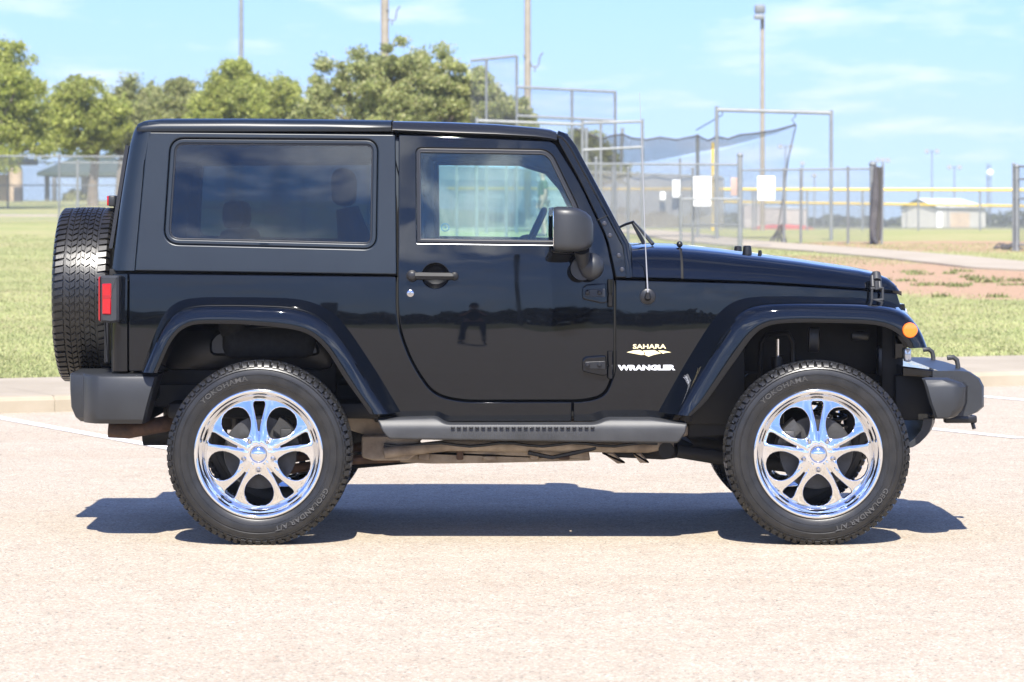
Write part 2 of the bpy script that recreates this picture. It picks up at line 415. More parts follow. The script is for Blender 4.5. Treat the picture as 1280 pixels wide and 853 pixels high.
# grass and bare earth
def grass_mat(name, c1, c2, c3, earth=True):
    m = principled(name, c1, 0.95, spec=0.15); N, L, b = nodes(m); v = objcoord(N, L)
    n1 = ramp(N, L, noise(N, L, 0.22, 5, 0.65, v), [(0.38, 0.0), (0.62, 1.0)])
    n2 = ramp(N, L, noise(N, L, 9, 5, 0.7, v), [(0.3, 0.0), (0.7, 1.0)])
    n3 = ramp(N, L, noise(N, L, 1.4, 4, 0.6, v), [(0.35, 0.0), (0.65, 1.0)])
    c = mix(N, L, n2, mix(N, L, n1, c1, c2), mix(N, L, n3, c2, c3))
    c = mix(N, L, 1.0, c, ramp(N, L, noise(N, L, 0.9, 6, 0.75, objcoord(N, L, (0.5, 1.6, 1))), [(0.32, (0.82, 0.89, 0.78)), (0.62, (1.03, 1.0, 1.0))]), 'MULTIPLY')
    if earth:
        sx = N.new("ShaderNodeSeparateXYZ"); L.new(v, sx.inputs[0])
        tot = None
        for (cx, cy, rx, ry, amp) in ((9.3, 52.0, 5.2, 10.0, 1.9), (10.5, 75, 5.2, 6.5, 1.5), (13.5, 62, 3.5, 6, 0.9), (6.0, 60, 1.9, 8, 0.9), (-12, 75, 5, 3, 0.35)):
            dx = math_(N, L, 'DIVIDE', math_(N, L, 'SUBTRACT', sx.outputs[0], cx), rx); dy = math_(N, L, 'DIVIDE', math_(N, L, 'SUBTRACT', sx.outputs[1], cy), ry)
            q = math_(N, L, 'ADD', math_(N, L, 'MULTIPLY', dx, dx), math_(N, L, 'MULTIPLY', dy, dy))
            q = math_(N, L, 'MULTIPLY', math_(N, L, 'SUBTRACT', 1.25, q, True), amp)
            tot = q if tot is None else math_(N, L, 'MAXIMUM', tot, q)
        nz = noise(N, L, 1.1, 6, 0.7, v)
        mk = math_(N, L, 'ADD', tot, math_(N, L, 'MULTIPLY', math_(N, L, 'SUBTRACT', nz, 0.5), 1.7))
        mk = ramp(N, L, mk, [(0.45, 0.0), (0.72, 1.0)])
        earthc = mix(N, L, n2, (0.33, 0.21, 0.13), (0.40, 0.275, 0.185))
        c = mix(N, L, mk, c, earthc)
    L.new(c, b.inputs["Base Color"])
    bump(N, L, noise(N, L, 30, 4, 0.7, v), 0.8, 0.02, b)
    return m
M['lawn'] = grass_mat('lawn', (0.17, 0.25, 0.07), (0.33, 0.31, 0.15), (0.41, 0.34, 0.20))
def frange(a, b, n): return [a+(b-a)*i/n for i in range(n+1)]
us = [math.sinh(t)*6.0 for t in frange(-5.7, 5.7, 150)]
vs_ = [25.7]
while vs_[-1] < 2800: vs_.append(vs_[-1]+max(0.5, (vs_[-1]-20)*0.045))
mb = MB(); mb.loft([[(*uv2xy(u, v), T(*uv2xy(u, v))) for u in us] for v in vs_], False)
tag(mb.build('lawn', M['lawn'], smooth=60), kind='structure')
# lot: one sheet that runs on behind the camera, with lawn beyond
mb = MB(); mb.add([(*uv2xy(-300, 23.2), 0), (*uv2xy(300, 23.2), 0), (*uv2xy(300, -32), 0), (*uv2xy(-300, -32), 0)], [(0, 1, 2, 3)])
tag(mb.build('parking_lot', M['asphalt'], smooth=0), kind='structure')
M['lawn2'] = grass_mat('far_lawn', (0.13, 0.15, 0.05), (0.18, 0.18, 0.08), (0.25, 0.22, 0.12), False)
mb = MB(); mb.add([(*uv2xy(-900, -32), 0), (*uv2xy(900, -32), 0), (*uv2xy(900, -1500), 0), (*uv2xy(-900, -1500), 0)], [(0, 1, 2, 3)])
tag(mb.build('ground', M['lawn2'], smooth=0), kind='structure')
# sidewalk with a rounded kerb and joints
mb = MB(); u0 = -60.0
while u0 < 60:
    a, b_ = u0+0.002, u0+1.83-0.002
    prof = [(23.2, -0.05), (23.205, 0.085), (23.225, 0.112), (23.26, 0.12), (23.34, 0.121)]
    mb.loft([[(*uv2xy(uu, p[0]), p[1]) for p in prof+[(25.7, 0.124), (25.72, 0.0)]] for uu in (a, b_)], False)
    u0 += 1.83
mb.add([(*uv2xy(-60, 23.215), -.02), (*uv2xy(60, 23.215), -.02), (*uv2xy(60, 23.215), .1), (*uv2xy(-60, 23.215), .1)], [(0, 1, 2, 3)])
mb.add([(*uv2xy(-60, 23.22), 0.1), (*uv2xy(60, 23.22), 0.1), (*uv2xy(60, 25.7), 0.108), (*uv2xy(-60, 25.7), 0.108)], [(0, 1, 2, 3)])
tag(mb.build('sidewalk', M['concrete'], smooth=30, fix=False), kind='structure')
mb = MB()
for uo in (-0.6, 1.97, 4.55, 7.13, 9.75, 12.33, 14.86, 17.4, 20):
    mb.add([(*uv2xy(uo-.05, 23.1), .004), (*uv2xy(uo+.05, 23.1), .004), (*uv2xy(uo+.05, 17.75), .004), (*uv2xy(uo-.05, 17.75), .004)], [(0, 1, 2, 3)])
tag(mb.build('parking_lines', M['line'], smooth=0), kind='structure')
# paths crossing the lawn
def path(pts, wd, name='path'):
    P = []
    for i in range(len(pts)-1):
        for k in range(12):
            t = k/12; P.append((pts[i][0]*(1-t)+pts[i+1][0]*t, pts[i][1]*(1-t)+pts[i+1][1]*t))
    P.append(pts[-1]); mb = MB(); rows = []
    for i, p in enumerate(P):
        a = P[max(i-1, 0)]; c = P[min(i+1, len(P)-1)]; t = Vector((c[0]-a[0], c[1]-a[1])).normalized(); n = Vector((-t.y, t.x))
        row = []
        for s_, dz in ((-1, -0.1), (-.99, .035), (-.5, .04), (0, .04), (.5, .04), (.99, .035), (1, -0.1)):
            q = (p[0]+n.x*s_*wd/2, p[1]+n.y*s_*wd/2); row.append((*q, T(*q)+dz))
        rows.append(row)
    mb.loft(rows, False); tag(mb.build(name, M['path'], smooth=40), kind='structure')
g = [ghit(*p)[:2] for p in ((1280, 336), (1150, 322.5), (1050, 314), (950, 307), (880, 301))]
path([(14.5, 46.5), (11.2, 52.5)]+g+[(g[-1][0]-1, g[-1][1]+25), (2, 150)], 1.9)
path([(-45, 108), (-16, 103), (-8, 101), (0, 108)], 2.2)

# short turf blades standing in the lawn next to the walk
rng = np.random.default_rng(7)
def blades(n, dmin, dmax, pw, name, mat, hh, label):
    d = dmin+(dmax-dmin)*rng.random(n)**pw; px = -40+1360*rng.random(n)
    x = (px-640)*d/F
    ok = (-x*U[1]+d*U[0]) > 25.72
    x, d = x[ok], d[ok]; n = len(x)
    z = np.array([T(a, b) for a, b in zip(x, d)])
    earth = np.maximum(1.25-((x-9.3)/5.2)**2-((d-52)/10)**2, 0)*1.6
    keep = rng.random(n) > np.minimum(earth*1.1, 0.97); x, d, z = x[keep], d[keep], z[keep]; n = len(x)
    V = np.zeros((n, 3, 3)); a = rng.random(n)*6.28; wd = 0.006+0.008*rng.random(n); h = hh*(0.4+0.8*rng.random(n))
    V[:, 0] = np.stack([x-np.cos(a)*wd, d-np.sin(a)*wd, z-.005], 1); V[:, 1] = np.stack([x+np.cos(a)*wd, d+np.sin(a)*wd, z-.005], 1)
    V[:, 2] = np.stack([x+rng.normal(0, .02, n), d+rng.normal(0, .02, n), z+h], 1)
    me = bpy.data.meshes.new(name); me.vertices.add(3*n); me.vertices.foreach_set('co', V.ravel())
    me.loops.add(3*n); me.loops.foreach_set('vertex_index', np.arange(3*n)); me.polygons.add(n)
    me.polygons.foreach_set('loop_start', np.arange(0, 3*n, 3)); me.update(); me.materials.append(mat)
    o = bpy.data.objects.new(name, me); COL.objects.link(o); tag(o, label, 'grass', kind='stuff')
def leafy(name, cols, rough=0.6, trans=0.3, pos=1.5):
    m = principled(name, cols[0], rough, spec=0.25); N, L, b = nodes(m)
    g = N.new("ShaderNodeNewGeometry"); c = ramp(N, L, g.outputs["Random Per Island"], [(i/(len(cols)-1), q) for i, q in enumerate(cols)])
    n = ramp(N, L, noise(N, L, pos, 3, 0.6, objcoord(N, L)), [(0.35, 0.75), (0.65, 1.15)])
    c = mix(N, L, 1.0, c, n, 'MULTIPLY')
    L.new(c, b.inputs["Base Color"])
    t = N.new("ShaderNodeBsdfTranslucent"); L.new(c, t.inputs[0]); ms = N.new("ShaderNodeMixShader"); ms.inputs[0].default_value = trans
    L.new(b.outputs[0], ms.inputs[1]); L.new(t.outputs[0], ms.inputs[2]); L.new(ms.outputs[0], N["Material Output"].inputs[0])
    return m
M['blade'] = leafy('turf_blades', [(0.31, 0.355, 0.14), (0.35, 0.375, 0.165), (0.41, 0.40, 0.20), (0.335, 0.375, 0.15)], 0.8, 0.3, 0.4)
blades(250000, 26.5, 78, 1.7, 'turf', M['blade'], 0.028, 'short green and straw coloured grass blades on the lawn')

# weed tufts on the bare earth at the right
M['weed'] = leafy('weed_leaves', [(0.14, 0.19, 0.06), (0.22, 0.25, 0.09), (0.27, 0.26, 0.12)], 0.7, 0.3)
random.seed(3)
wd_ = MB()
for (px, py) in [(1150, 344), (1138, 341), (1188, 343), (1202, 357), (1218, 351), (1233, 354), (1168, 357), (1195, 359), (1244, 352), (1262, 357), (1229, 349), (1210, 347), (1270, 352), (1148, 358), (1178, 372), (1250, 372), (1130, 352), (1205, 340)]:
    x, y, z = ghit(px+random.uniform(-3, 3), py); rr = random.uniform(.10, .34)
    for k in range(45):
        a = random.uniform(0, 6.28); r_ = rr*random.random()**.7; p = Vector((x+math.cos(a)*r_, y+math.sin(a)*r_, z)); q = p+Vector((random.uniform(-.07, .07), random.uniform(-.07, .07), random.uniform(.02, .075)))
        s_ = Vector((random.uniform(-.025, .025), random.uniform(-.025, .025), 0)); wd_.add([p-s_, p+s_, q], [(0, 1, 2)])
tag(wd_.build('weeds', M['weed'], smooth=0, fix=False), 'low green weed tufts scattered over the bare reddish earth', 'weeds', kind='stuff')

# ------------------------------------------------------------ trees
def tree(name, d, blobs, label, mat, n=9000, leaf=0.16, trunk_px=None, seed=1, group=None, dens=1.0, barkm=None):
    rg = np.random.default_rng(seed); random.seed(seed)
    tx = X(trunk_px if trunk_px is not None else blobs[0][0], d); base = T(tx, d)
    root = thing(name, label, 'bush' if name == 'bush' else 'tree', (tx, d, base), group or 'trees behind the parking lot')
    B = [(X(a, d), d+rg.normal(0, r_*d/F*0.5), Z(b_, d), r_*d/F) for a, b_, r_ in blobs]
    tot = sum(q[3]**2 for q in B); P = []; Rs = []
    clumps = []
    for (bx, by, bz, br) in B:
        k = max(6, int(260*br*br/tot*dens))*2
        dirs = rg.normal(size=(k, 3)); dirs /= np.linalg.norm(dirs, axis=1)[:, None]
        rad = br*(0.28+0.90*rg.random(k)**0.6)
        clumps.append(np.stack([bx+dirs[:, 0]*rad, by+dirs[:, 1]*rad, bz+dirs[:, 2]*rad], 1))
    Cc = np.concatenate(clumps); cr_ = np.median([q[3] for q in B])*0.27*(0.35+1.1*rg.random(len(Cc)))
    idx = rg.integers(0, len(Cc), n); dirs = rg.normal(size=(n, 3))*0.55
    P = Cc[idx]+dirs*cr_[idx][:, None]*np.array([1.15, 1.15, 0.8])
    a1 = rg.normal(size=(n, 3)); a1 /= np.linalg.norm(a1, axis=1)[:, None]; a2 = np.cross(a1, rg.normal(size=(n, 3))); a2 /= np.linalg.norm(a2, axis=1)[:, None]
    s_ = leaf*(0.5+0.9*rg.random(n))[:, None]
    V = np.stack([P-a1*s_, P+a2*s_*0.5, P+a1*s_, P-a2*s_*0.5], 1)
    V = V-np.array([tx, d, base])
    me = bpy.data.meshes.new('crown'); me.vertices.add(4*n); me.vertices.foreach_set('co', V.ravel())
    me.loops.add(4*n); me.loops.foreach_set('vertex_index', np.arange(4*n)); me.polygons.add(n); me.polygons.foreach_set('loop_start', np.arange(0, 4*n, 4)); me.update()
    me.materials.append(mat); o = bpy.data.objects.new('crown', me); COL.objects.link(o); o.parent = root
    low = min(q[2]-q[3]*0.2 for q in B); h = low-base; wT = 0.11+0.03*len(B)**0.5
    tb = MB(); fork = Vector((tx+random.uniform(-.1, .1), d, base+h*0.75))
    tb.tube([(tx, d, base-.1), (tx, d, base+h*0.3), fork], [wT*1.25, wT, wT*0.85], 9)
    for q in B:
        e = Vector((q[0], q[1], q[2])); mid_ = fork.lerp(e, 0.5)+Vector((random.uniform(-.2, .2), random.uniform(-.2, .2), random.uniform(-.1, .3)))
        tb.tube([fork, mid_, e], [wT*0.6, wT*0.35, wT*0.12], 6)
    tb.build('trunk', barkm or M['bark'], root); return root
M['bark'] = varied('bark', (0.13, 0.10, 0.075), (0.22, 0.18, 0.14), 4, 0.9, bstr=0.6, bdist=0.02, bscale=12)
M['oak'] = leafy('oak_leaves', [(0.23, 0.265, 0.085), (0.33, 0.37, 0.13), (0.44, 0.46, 0.17), (0.54, 0.51, 0.27)], 0.5, 0.5, 0.5)
M['lime'] = leafy('light_green_leaves', [(0.25, 0.30, 0.06), (0.36, 0.41, 0.09), (0.50, 0.52, 0.14), (0.42, 0.43, 0.16)], 0.5, 0.52, 0.6)
M['olive'] = leafy('grey_green_leaves', [(0.20, 0.23, 0.08), (0.32, 0.34, 0.12), (0.43, 0.41, 0.20), (0.31, 0.36, 0.11)], 0.6, 0.48, 0.6)
oak = [(505, 85, 34), (455, 95, 30), (420, 105, 30), (545, 98, 34), (585, 112, 30), (620, 128, 28), (645, 145, 22), (400, 130, 30), (440, 140, 38), (500, 135, 42), (560, 145, 40), (600, 160, 30), (478, 112, 36), (390, 155, 26), (530, 120, 38), (650, 165, 14), (605, 130, 26), (632, 148, 24), (575, 118, 30), (655, 158, 16), (480, 100, 34), (515, 105, 36), (540, 140, 40), (470, 145, 38)]
tree('oak_tree', 104, oak, 'large dark green oak rising behind the roof of the black car', M['oak'], 110000, 0.062, 520, 11)
tree('shade_tree', 118, [(10, 75, 26), (-15, 110, 45), (25, 110, 26), (20, 150, 36), (-20, 160, 40), (42, 150, 18), (50, 185, 14), (4, 180, 30)], 'tall bright green tree cut off by the left edge of the photo', M['lime'], 44000, 0.064, -22, 21)
tree('shade_tree', 126, [(110, 125, 26), (85, 130, 22), (70, 155, 24), (110, 160, 34), (75, 175, 18), (140, 150, 26), (90, 112, 14)], 'light green tree with a slim trunk behind the fence, left of the car roof', M['lime'], 34000, 0.064, 116, 22)
tree('shade_tree', 132, [(175, 125, 24), (150, 130, 20), (165, 160, 34), (190, 150, 30), (140, 175, 20), (160, 108, 12)], 'grey-green tree with a bare-looking crown above the rear corner of the car', M['olive'], 28000, 0.066, 150, 23)
tree('shade_tree', 128, [(225, 125, 24), (210, 145, 28), (240, 150, 28), (225, 110, 12), (215, 168, 24)], 'dull olive tree third from the left behind the car roof', M['olive'], 26000, 0.066, 222, 24)
tree('shade_tree', 124, [(290, 100, 22), (275, 115, 20), (262, 140, 26), (305, 128, 26), (285, 150, 30), (312, 102, 12), (300, 90, 12)], 'yellow-green tree standing highest in the row beside the slim grey pole', M['lime'], 34000, 0.064, 288, 25)
tree('shade_tree', 128, [(345, 120, 22), (330, 130, 20), (355, 145, 26), (335, 158, 28), (362, 118, 14)], 'sparse light green tree between the slim pole and the big oak', M['lime'], 24000, 0.066, 345, 26)
tree('shade_tree', 160, [(740, 190, 22), (725, 180, 18), (755, 205, 18), (735, 212, 20), (775, 215, 12)], 'small hazy olive tree behind the batting cage net and windshield pillar', M['olive'], 7000, 0.11, 742, 27)
tree('bush', 150, [(94, 247, 9), (85, 249, 6), (104, 249, 7)], 'low round green bush under the pavilion roof', M['olive'], 1500, 0.09, 94, 28)

# woods behind the photographer, seen only mirrored in the car's side
M['woods'] = leafy('woods_leaves', [(0.02, 0.03, 0.012), (0.045, 0.06, 0.02), (0.07, 0.08, 0.03)], 0.7, 0.1, 0.1)
def woods(name, n, y0, y1, x0, x1, h, label, size=0.8, zb=0.0):
    rg = np.random.default_rng(5); x = x0+(x1-x0)*rg.random(n); y = y0+(y1-y0)*rg.random(n)
    hh = h*(0.75+0.2*np.sin(x*0.11)+0.12*np.sin(x*0.41+2)+0.1*np.sin(x*1.3)); z = zb+hh*rg.random(n)**0.8
    P = np.stack([x, y, z], 1); a1 = rg.normal(size=(n, 3)); a1 /= np.linalg.norm(a1, axis=1)[:, None]; a2 = np.cross(a1, rg.normal(size=(n, 3))); a2 /= np.linalg.norm(a2, axis=1)[:, None]
    V = np.stack([P-a1*size, P+a2*size*.6, P+a1*size, P-a2*size*.6], 1)
    me = bpy.data.meshes.new(name); me.vertices.add(4*n); me.vertices.foreach_set('co', V.ravel()); me.loops.add(4*n); me.loops.foreach_set('vertex_index', np.arange(4*n))
    me.polygons.add(n); me.polygons.foreach_set('loop_start', np.arange(0, 4*n, 4)); me.update(); me.materials.append(M['woods'])
    o = bpy.data.objects.new(name, me); COL.objects.link(o); tag(o, label, 'woods', kind='stuff')
woods('woodland', 26000, -125, -105, -220, 220, 5.6, 'dark line of woods mirrored in the side of the black car')
woods('far_hedgerow', 9000, 455, 470, -60, 160, 2.5, 'low dull green hedgerow on the horizon beyond the ball fields', 0.5, -0.8)

# ------------------------------------------------------------ ball-field fences, nets, poles, buildings
M['galv'] = varied('galvanised_steel', (0.17, 0.18, 0.18), (0.22, 0.23, 0.23), 3, 0.55, 0.15)
M['galvdark'] = varied('aged_galvanised_steel', (0.13, 0.14, 0.145), (0.17, 0.18, 0.185), 3, 0.6, 0.1)
M['concpole'] = varied('concrete_pole', (0.24, 0.21, 0.165), (0.29, 0.255, 0.205), 2, 0.85)
M['yellow'] = principled('yellow_rail_cap', (0.75, 0.50, 0.03), 0.5)
M['screen'] = varied('grey_windscreen_cloth', (0.21, 0.20, 0.18), (0.26, 0.25, 0.22), 0.8, 0.9)
M['screen'].node_tree.nodes['Principled BSDF'].inputs['Alpha'].default_value = 0.5
M['padcloth'] = varied('grey_pad_cloth', (0.13, 0.125, 0.115), (0.17, 0.165, 0.15), 0.8, 0.9)
M['paper'] = principled('white_sign_board', (0.82, 0.82, 0.80), 0.6)
M['pinkpaper'] = principled('faded_pink_sign', (0.6, 0.42, 0.36), 0.6)
M['cloth'] = varied('black_net_cloth', (0.05, 0.048, 0.05), (0.09, 0.085, 0.085), 3, 0.9)
M['siding'] = varied('cream_metal_siding', (0.42, 0.40, 0.35), (0.47, 0.45, 0.40), 1, 0.6)
M['whiteroof'] = principled('white_metal_roof', (0.78, 0.79, 0.8), 0.5)
M['greenroof'] = varied('green_metal_roof', (0.035, 0.06, 0.05), (0.05, 0.075, 0.06), 1, 0.7)
M['tan'] = varied('tan_stucco', (0.45, 0.34, 0.23), (0.52, 0.40, 0.28), 1, 0.9)
M['pale'] = varied('pale_brick', (0.42, 0.36, 0.32), (0.48, 0.42, 0.38), 2, 0.9)
M['redclay'] = principled('red_cover', (0.45, 0.08, 0.06), 0.8)

def net_mat(name, col, spacing, wire, rough=0.5, metal=0.3):
    m = principled(name, col, rough, metal); N, L, b = nodes(m)
    uvn = N.new("ShaderNodeUVMap"); s = N.new("ShaderNodeSeparateXYZ"); L.new(uvn.outputs[0], s.inputs[0])
    p = math_(N, L, 'ADD', s.outputs[0], s.outputs[1]); q = math_(N, L, 'SUBTRACT', s.outputs[0], s.outputs[1])
    def wr(t):
        f = math_(N, L, 'FRACT', math_(N, L, 'DIVIDE', math_(N, L, 'ADD', t, 500.0), spacing)); return math_(N, L, 'LESS_THAN', f, wire/spacing)
    L.new(math_(N, L, 'MAXIMUM', wr(p), wr(q)), b.inputs["Alpha"]); return m
M['link'] = net_mat('chain_link', (0.16, 0.17, 0.17), 0.075, 0.009, 0.6, 0.1)
M['net'] = net_mat('black_batting_net', (0.05, 0.05, 0.052), 0.07, 0.021, 0.8, 0)
M['netfine'] = net_mat('fine_dark_net', (0.10, 0.11, 0.13), 0.07, 0.007, 0.8, 0)

def sheet(name, rows, mat, parent, sub=1):
    """hanging net: rows of 3D points, UV in metres"""
    n = len(rows[0]); V = [p for r in rows for p in r]; Fq = []; 
    for i in range(len(rows)-1):
        for k in range(n-1): Fq.append((i*n+k, i*n+k+1, (i+1)*n+k+1, (i+1)*n+k))
    off = Vector(parent.location) if parent is not None else Vector((0, 0, 0))
    me = bpy.data.meshes.new(name); me.from_pydata([Vector(p)-off for p in V], [], Fq); me.materials.append(mat)
    uv = me.uv_layers.new(name='UVMap'); U_ = {}
    for i, r in enumerate(rows):
        acc = 0
        for k, p in enumerate(r):
            if k: acc += (Vector(r[k])-Vector(r[k-1])).length
            if i == 0: h = 0.0
            else: h = U_[(i-1)*n+k][1]+(Vector(p)-Vector(rows[i-1][k])).length
            U_[i*n+k] = (acc, h)
    for lp in me.loops: uv.data[lp.index].uv = U_[lp.vertex_index]
    o = bpy.data.objects.new(name, me); COL.objects.link(o); o.parent = parent; return o

def on_line(px, a, b):
    k = (px-640)/F; t = (k*a[1]-a[0])/((b[0]-a[0])-k*(b[1]-a[1])); return t
def fence(label, A, B, posts, name='chain_link_fence', rails=(), pr=0.03, mat='link', post_mat='galv', mesh=True, rail_mat=None, group=None, mid=None, cat='fence', base0=None, toprail=0.022):
    """A, B = (px, distance, top row) of the two ends; posts = pixel columns (or (col, top row))"""
    a = Vector((X(A[0], A[1]), A[1])); b = Vector((X(B[0], B[1]), B[1])); za, zb = Z(A[2], A[1]), Z(B[2], B[1])
    root = thing(name, label, cat, (a.x, a.y, T(a.x, a.y)), group)
    def at(t): p = a.lerp(b, t); return p.x, p.y, za+(zb-za)*t
    for q in posts:
        px = q[0] if isinstance(q, tuple) else q; x, y, zt = at(on_line(px, a, b)); g = T(x, y)
        if isinstance(q, tuple): zt = Z(q[1], y)
        rr = q[2] if isinstance(q, tuple) and len(q) > 2 else pr
        mb = MB(); mb.tube([(x, y, g-.1), (x, y, zt+.03)], rr, 10); mb.sphere((x, y, zt+.03), rr*1.25, 10, 6, (1, 1, .8)); mb.build('post', M[post_mat], root)
    n = 24; top = [at(i/n) for i in range(n+1)]
    mb = MB(); mb.tube(top, toprail, 8); mb.build('top_rail', M[rail_mat or post_mat], root)
    for f in rails:
        mb = MB(); mb.tube([(x, y, T(x, y)+(z-T(x, y))*f) for x, y, z in top], 0.02, 6); mb.build('rail', M[post_mat], root)
    if mesh:
        k = 8; sheet('mesh', [[(x, y-.035, z-(z-T(x, y)-.05)*j/k) for x, y, z in top] for j in range(k+1)], M[mat], root)
    return root

# left side
fence('galvanised chain-link fence on the lawn behind the spare tyre, nearer of two on the left', (-80, 90, 195), (420, 93, 197), [-66, 74, 214, 354], rails=(), pr=.028)
fence('chain-link fence with thick posts by the pavilion, farther of two on the left', (-80, 120, 203), (430, 121, 204), [-77, 10, (97, 203, .055), 184, 271, 358], rails=(0.5,), pr=.035)
pv = thing('pavilion', 'open picnic pavilion with a green hip roof seen through the left fence', 'pavilion', (X(103, 150), 152, T(X(103, 150), 152)))
d = 150.0
for px, dd in ((59, 150), (104, 150), (148, 150), (68, 156), (110, 156), (150, 156)):
    mb = MB(); x = X(px, dd); mb.box((x, dd, (Z(216, dd)+T(x, dd))/2), (.2, .2, Z(216, dd)-T(x, dd)), .01); mb.build('post', M['galvdark'], pv)
x0, x1 = X(50, 150), X(160, 150); zr, ze = Z(193, 153), Z(216, 150)
mb = MB(); ev = [(x0, 149), (x1, 149), (x1, 157), (x0, 157)]
mb.add([(*p, ze) for p in ev]+[(*p, ze-.15) for p in ev]+[(x0+1.4, 153, zr), (x1-1.2, 153, zr)], [(0, 1, 9, 8), (1, 2, 9), (2, 3, 8, 9), (3, 0, 8), (0, 1, 5, 4), (1, 2, 6, 5), (2, 3, 7, 6), (3, 0, 4, 7), (4, 5, 6, 7)]); mb.build('roof', M['greenroof'], pv, smooth=0)
pb = thing('picnic_building', 'tan park building with round column cut off by the left edge', 'building', (X(0, 148), 150, T(X(0, 148), 150)))
mb = MB(); x0, x1 = X(-60, 149), X(9, 149); mb.box(((x0+x1)/2, 151, (Z(218, 149)+1.9)/2), (x1-x0, 3, Z(218, 149)-1.9), .02); mb.build('wall', M['tan'], pb)
mb = MB(); x = X(18, 148); mb.tube([(x, 148.4, 1.85), (x, 148.4, Z(212, 148))], .3, 16); mb.tube([(x, 148.4, Z(212, 148)), (x, 148.4, Z(203, 148))], [.3, .16], 16); mb.build('column', M['tan'], pb)
mb = MB(); mb.box(((x0+X(32, 149))/2, 150.5, Z(204, 149)+.1), (X(32, 149)-x0, 5, .28), .03); mb.build('roof', M['greenroof'], pb)
mb = MB(); x = X(23, 145); mb.lathe([(0, .02), (0, .2), (.62, .21), (.64, .17), (.6, .02)], 18)
vv = [(p[0]+x, 145-p[2], p[1]+T(x, 145)) for p in mb.v]; mb.v = vv
tag(mb.build('trash_can', M['cloth']), 'dark round trash can beside the tan column at far left', 'trash can')

# fence and screened dugout seen through the door glass and behind the hood
fence('chain-link fence running behind the car windows to the tall end post by the hood', (330, 74, 203), (925, 71, 206), [380, 460, (571, 208), (633, 208), (745, 200), (785, 212), (866, 213), (925, 196, .055)], pr=.032)
sc = fence('grey cloth windscreen fence behind the chain-link near the cap wearing man', (470, 106, 205), (903, 106, 221), [500, 595, 644, (767, 196, .06), 803, (850, 200)], mesh=False, pr=.035)
a_, b_ = (X(470, 106.1), 106.1), (X(905, 106.1), 106.1); mb = MB(); n = 40; rows = []
for j in range(9):
    r_ = []
    for i in range(n+1):
        x = a_[0]+(b_[0]-a_[0])*i/n; zt = Z(206+16*i/n, 106.1); g = T(x, 106.1); r_.append((x, 106.12+.04*math.sin(i*1.7)+.02*math.sin(i*4+j), g+.12+(zt-g-.12)*j/8))
    rows.append(r_)
mb.loft(rows, False); mb.loft([[(p[0], p[1]+.01, p[2]) for p in r_] for r_ in rows], False); mb.build('windscreen', M['screen'], sc)
fence('low gate panel of chain-link in front of the grey windscreen right of the antenna', (852, 70, 249), (925, 70, 249), [(851, 247)], rails=(0.5,), pr=.03, name='gate', cat='gate')

def sign(px0, py0, px1, py1, d, mat, label, tilt=0.0):
    w_, h_ = (px1-px0)*d/F, (py1-py0)*d/F; mb = MB(); mb.box((X((px0+px1)/2, d), d, Z((py0+py1)/2, d)), (w_, .02, h_), .004)
    o = tag(mb.build('sign', M[mat]), label, 'sign'); return o
sign(867, 221, 889, 258, 71.0, 'paper', 'blank white rectangular sign on the fence left of the tall end post')
sign(947, 220.5, 968.5, 250.5, 73.0, 'paper', 'blank white rectangular sign hung right of the tall end post')
sign(913.5, 222, 922.5, 245, 71.1, 'pinkpaper', 'small faded pink sign next to the tall end post')
sign(840.5, 225, 850, 247, 105.8, 'paper', 'narrow pale sign on the grey windscreen')
sign(825, 240, 832, 250, 105.8, 'paper', 'small square pale notice low on the grey windscreen')

def frame(label, d, bars, name, cat, r=.035, mat='galvdark', extra=None):
    """bars = polylines in photo pixels at one distance (None = run to the ground)"""
    x = X(bars[0][0][0], d); root = thing(name, label, cat, (x, d, T(x, d)))
    for bpts in bars:
        rr = r
        pts = []
        for p in bpts:
            dd = p[2] if len(p) > 2 else d; xx = X(p[0], dd)
            pts.append((xx, dd, T(xx, dd)-.1 if p[1] is None else Z(p[1], dd)))
        mb = MB(); mb.tube(pts, rr, 8); vert = abs(pts[0][0]-pts[-1][0]) < .3 and abs(pts[0][2]-pts[-1][2]) > 1
        mb.build('post' if vert else 'rail', M[mat], root)
    return root
bk = frame('tall bare pipe backstop rising behind the car roof and windshield', 80, [[(596, 147), (596, None)], [(728, 150), (728, None)], [(803, 149), (803, None)], [(596, 151), (728, 156)], [(728, 154), (803, 152)], [(751, 152), (751, None)], [(728, 188), (803, 184)]], 'backstop', 'backstop', .034, 'galv')
b2 = frame('highest netted backstop with thin posts behind the light pole above the roof', 96, [[(588, 76), (646, 70)], [(646, 70), (646, None)], [(608, 74), (608, None)], [(646, 109), (769, 115)], [(715, 111), (715, None)], [(769, 114), (769, None)], [(646, 145), (769, 151)]], 'backstop', 'backstop', .038, 'galvdark')
sheet('net', [[(X(px, 96.1), 96.1, Z(t, 96.1)) for px, t in ((588, 77), (646, 70))], [(X(588, 96.1), 96.1, Z(160, 96.1)), (X(646, 96.1), 96.1, Z(160, 96.1))]], M['netfine'], b2)
sheet('net', [[(X(px, 96.1), 96.1, Z(t, 96.1)) for px, t in ((646, 109), (769, 115))], [(X(646, 96.1), 96.1, Z(215, 96.1)), (X(769, 96.1), 96.1, Z(215, 96.1))]], M['netfine'], b2)
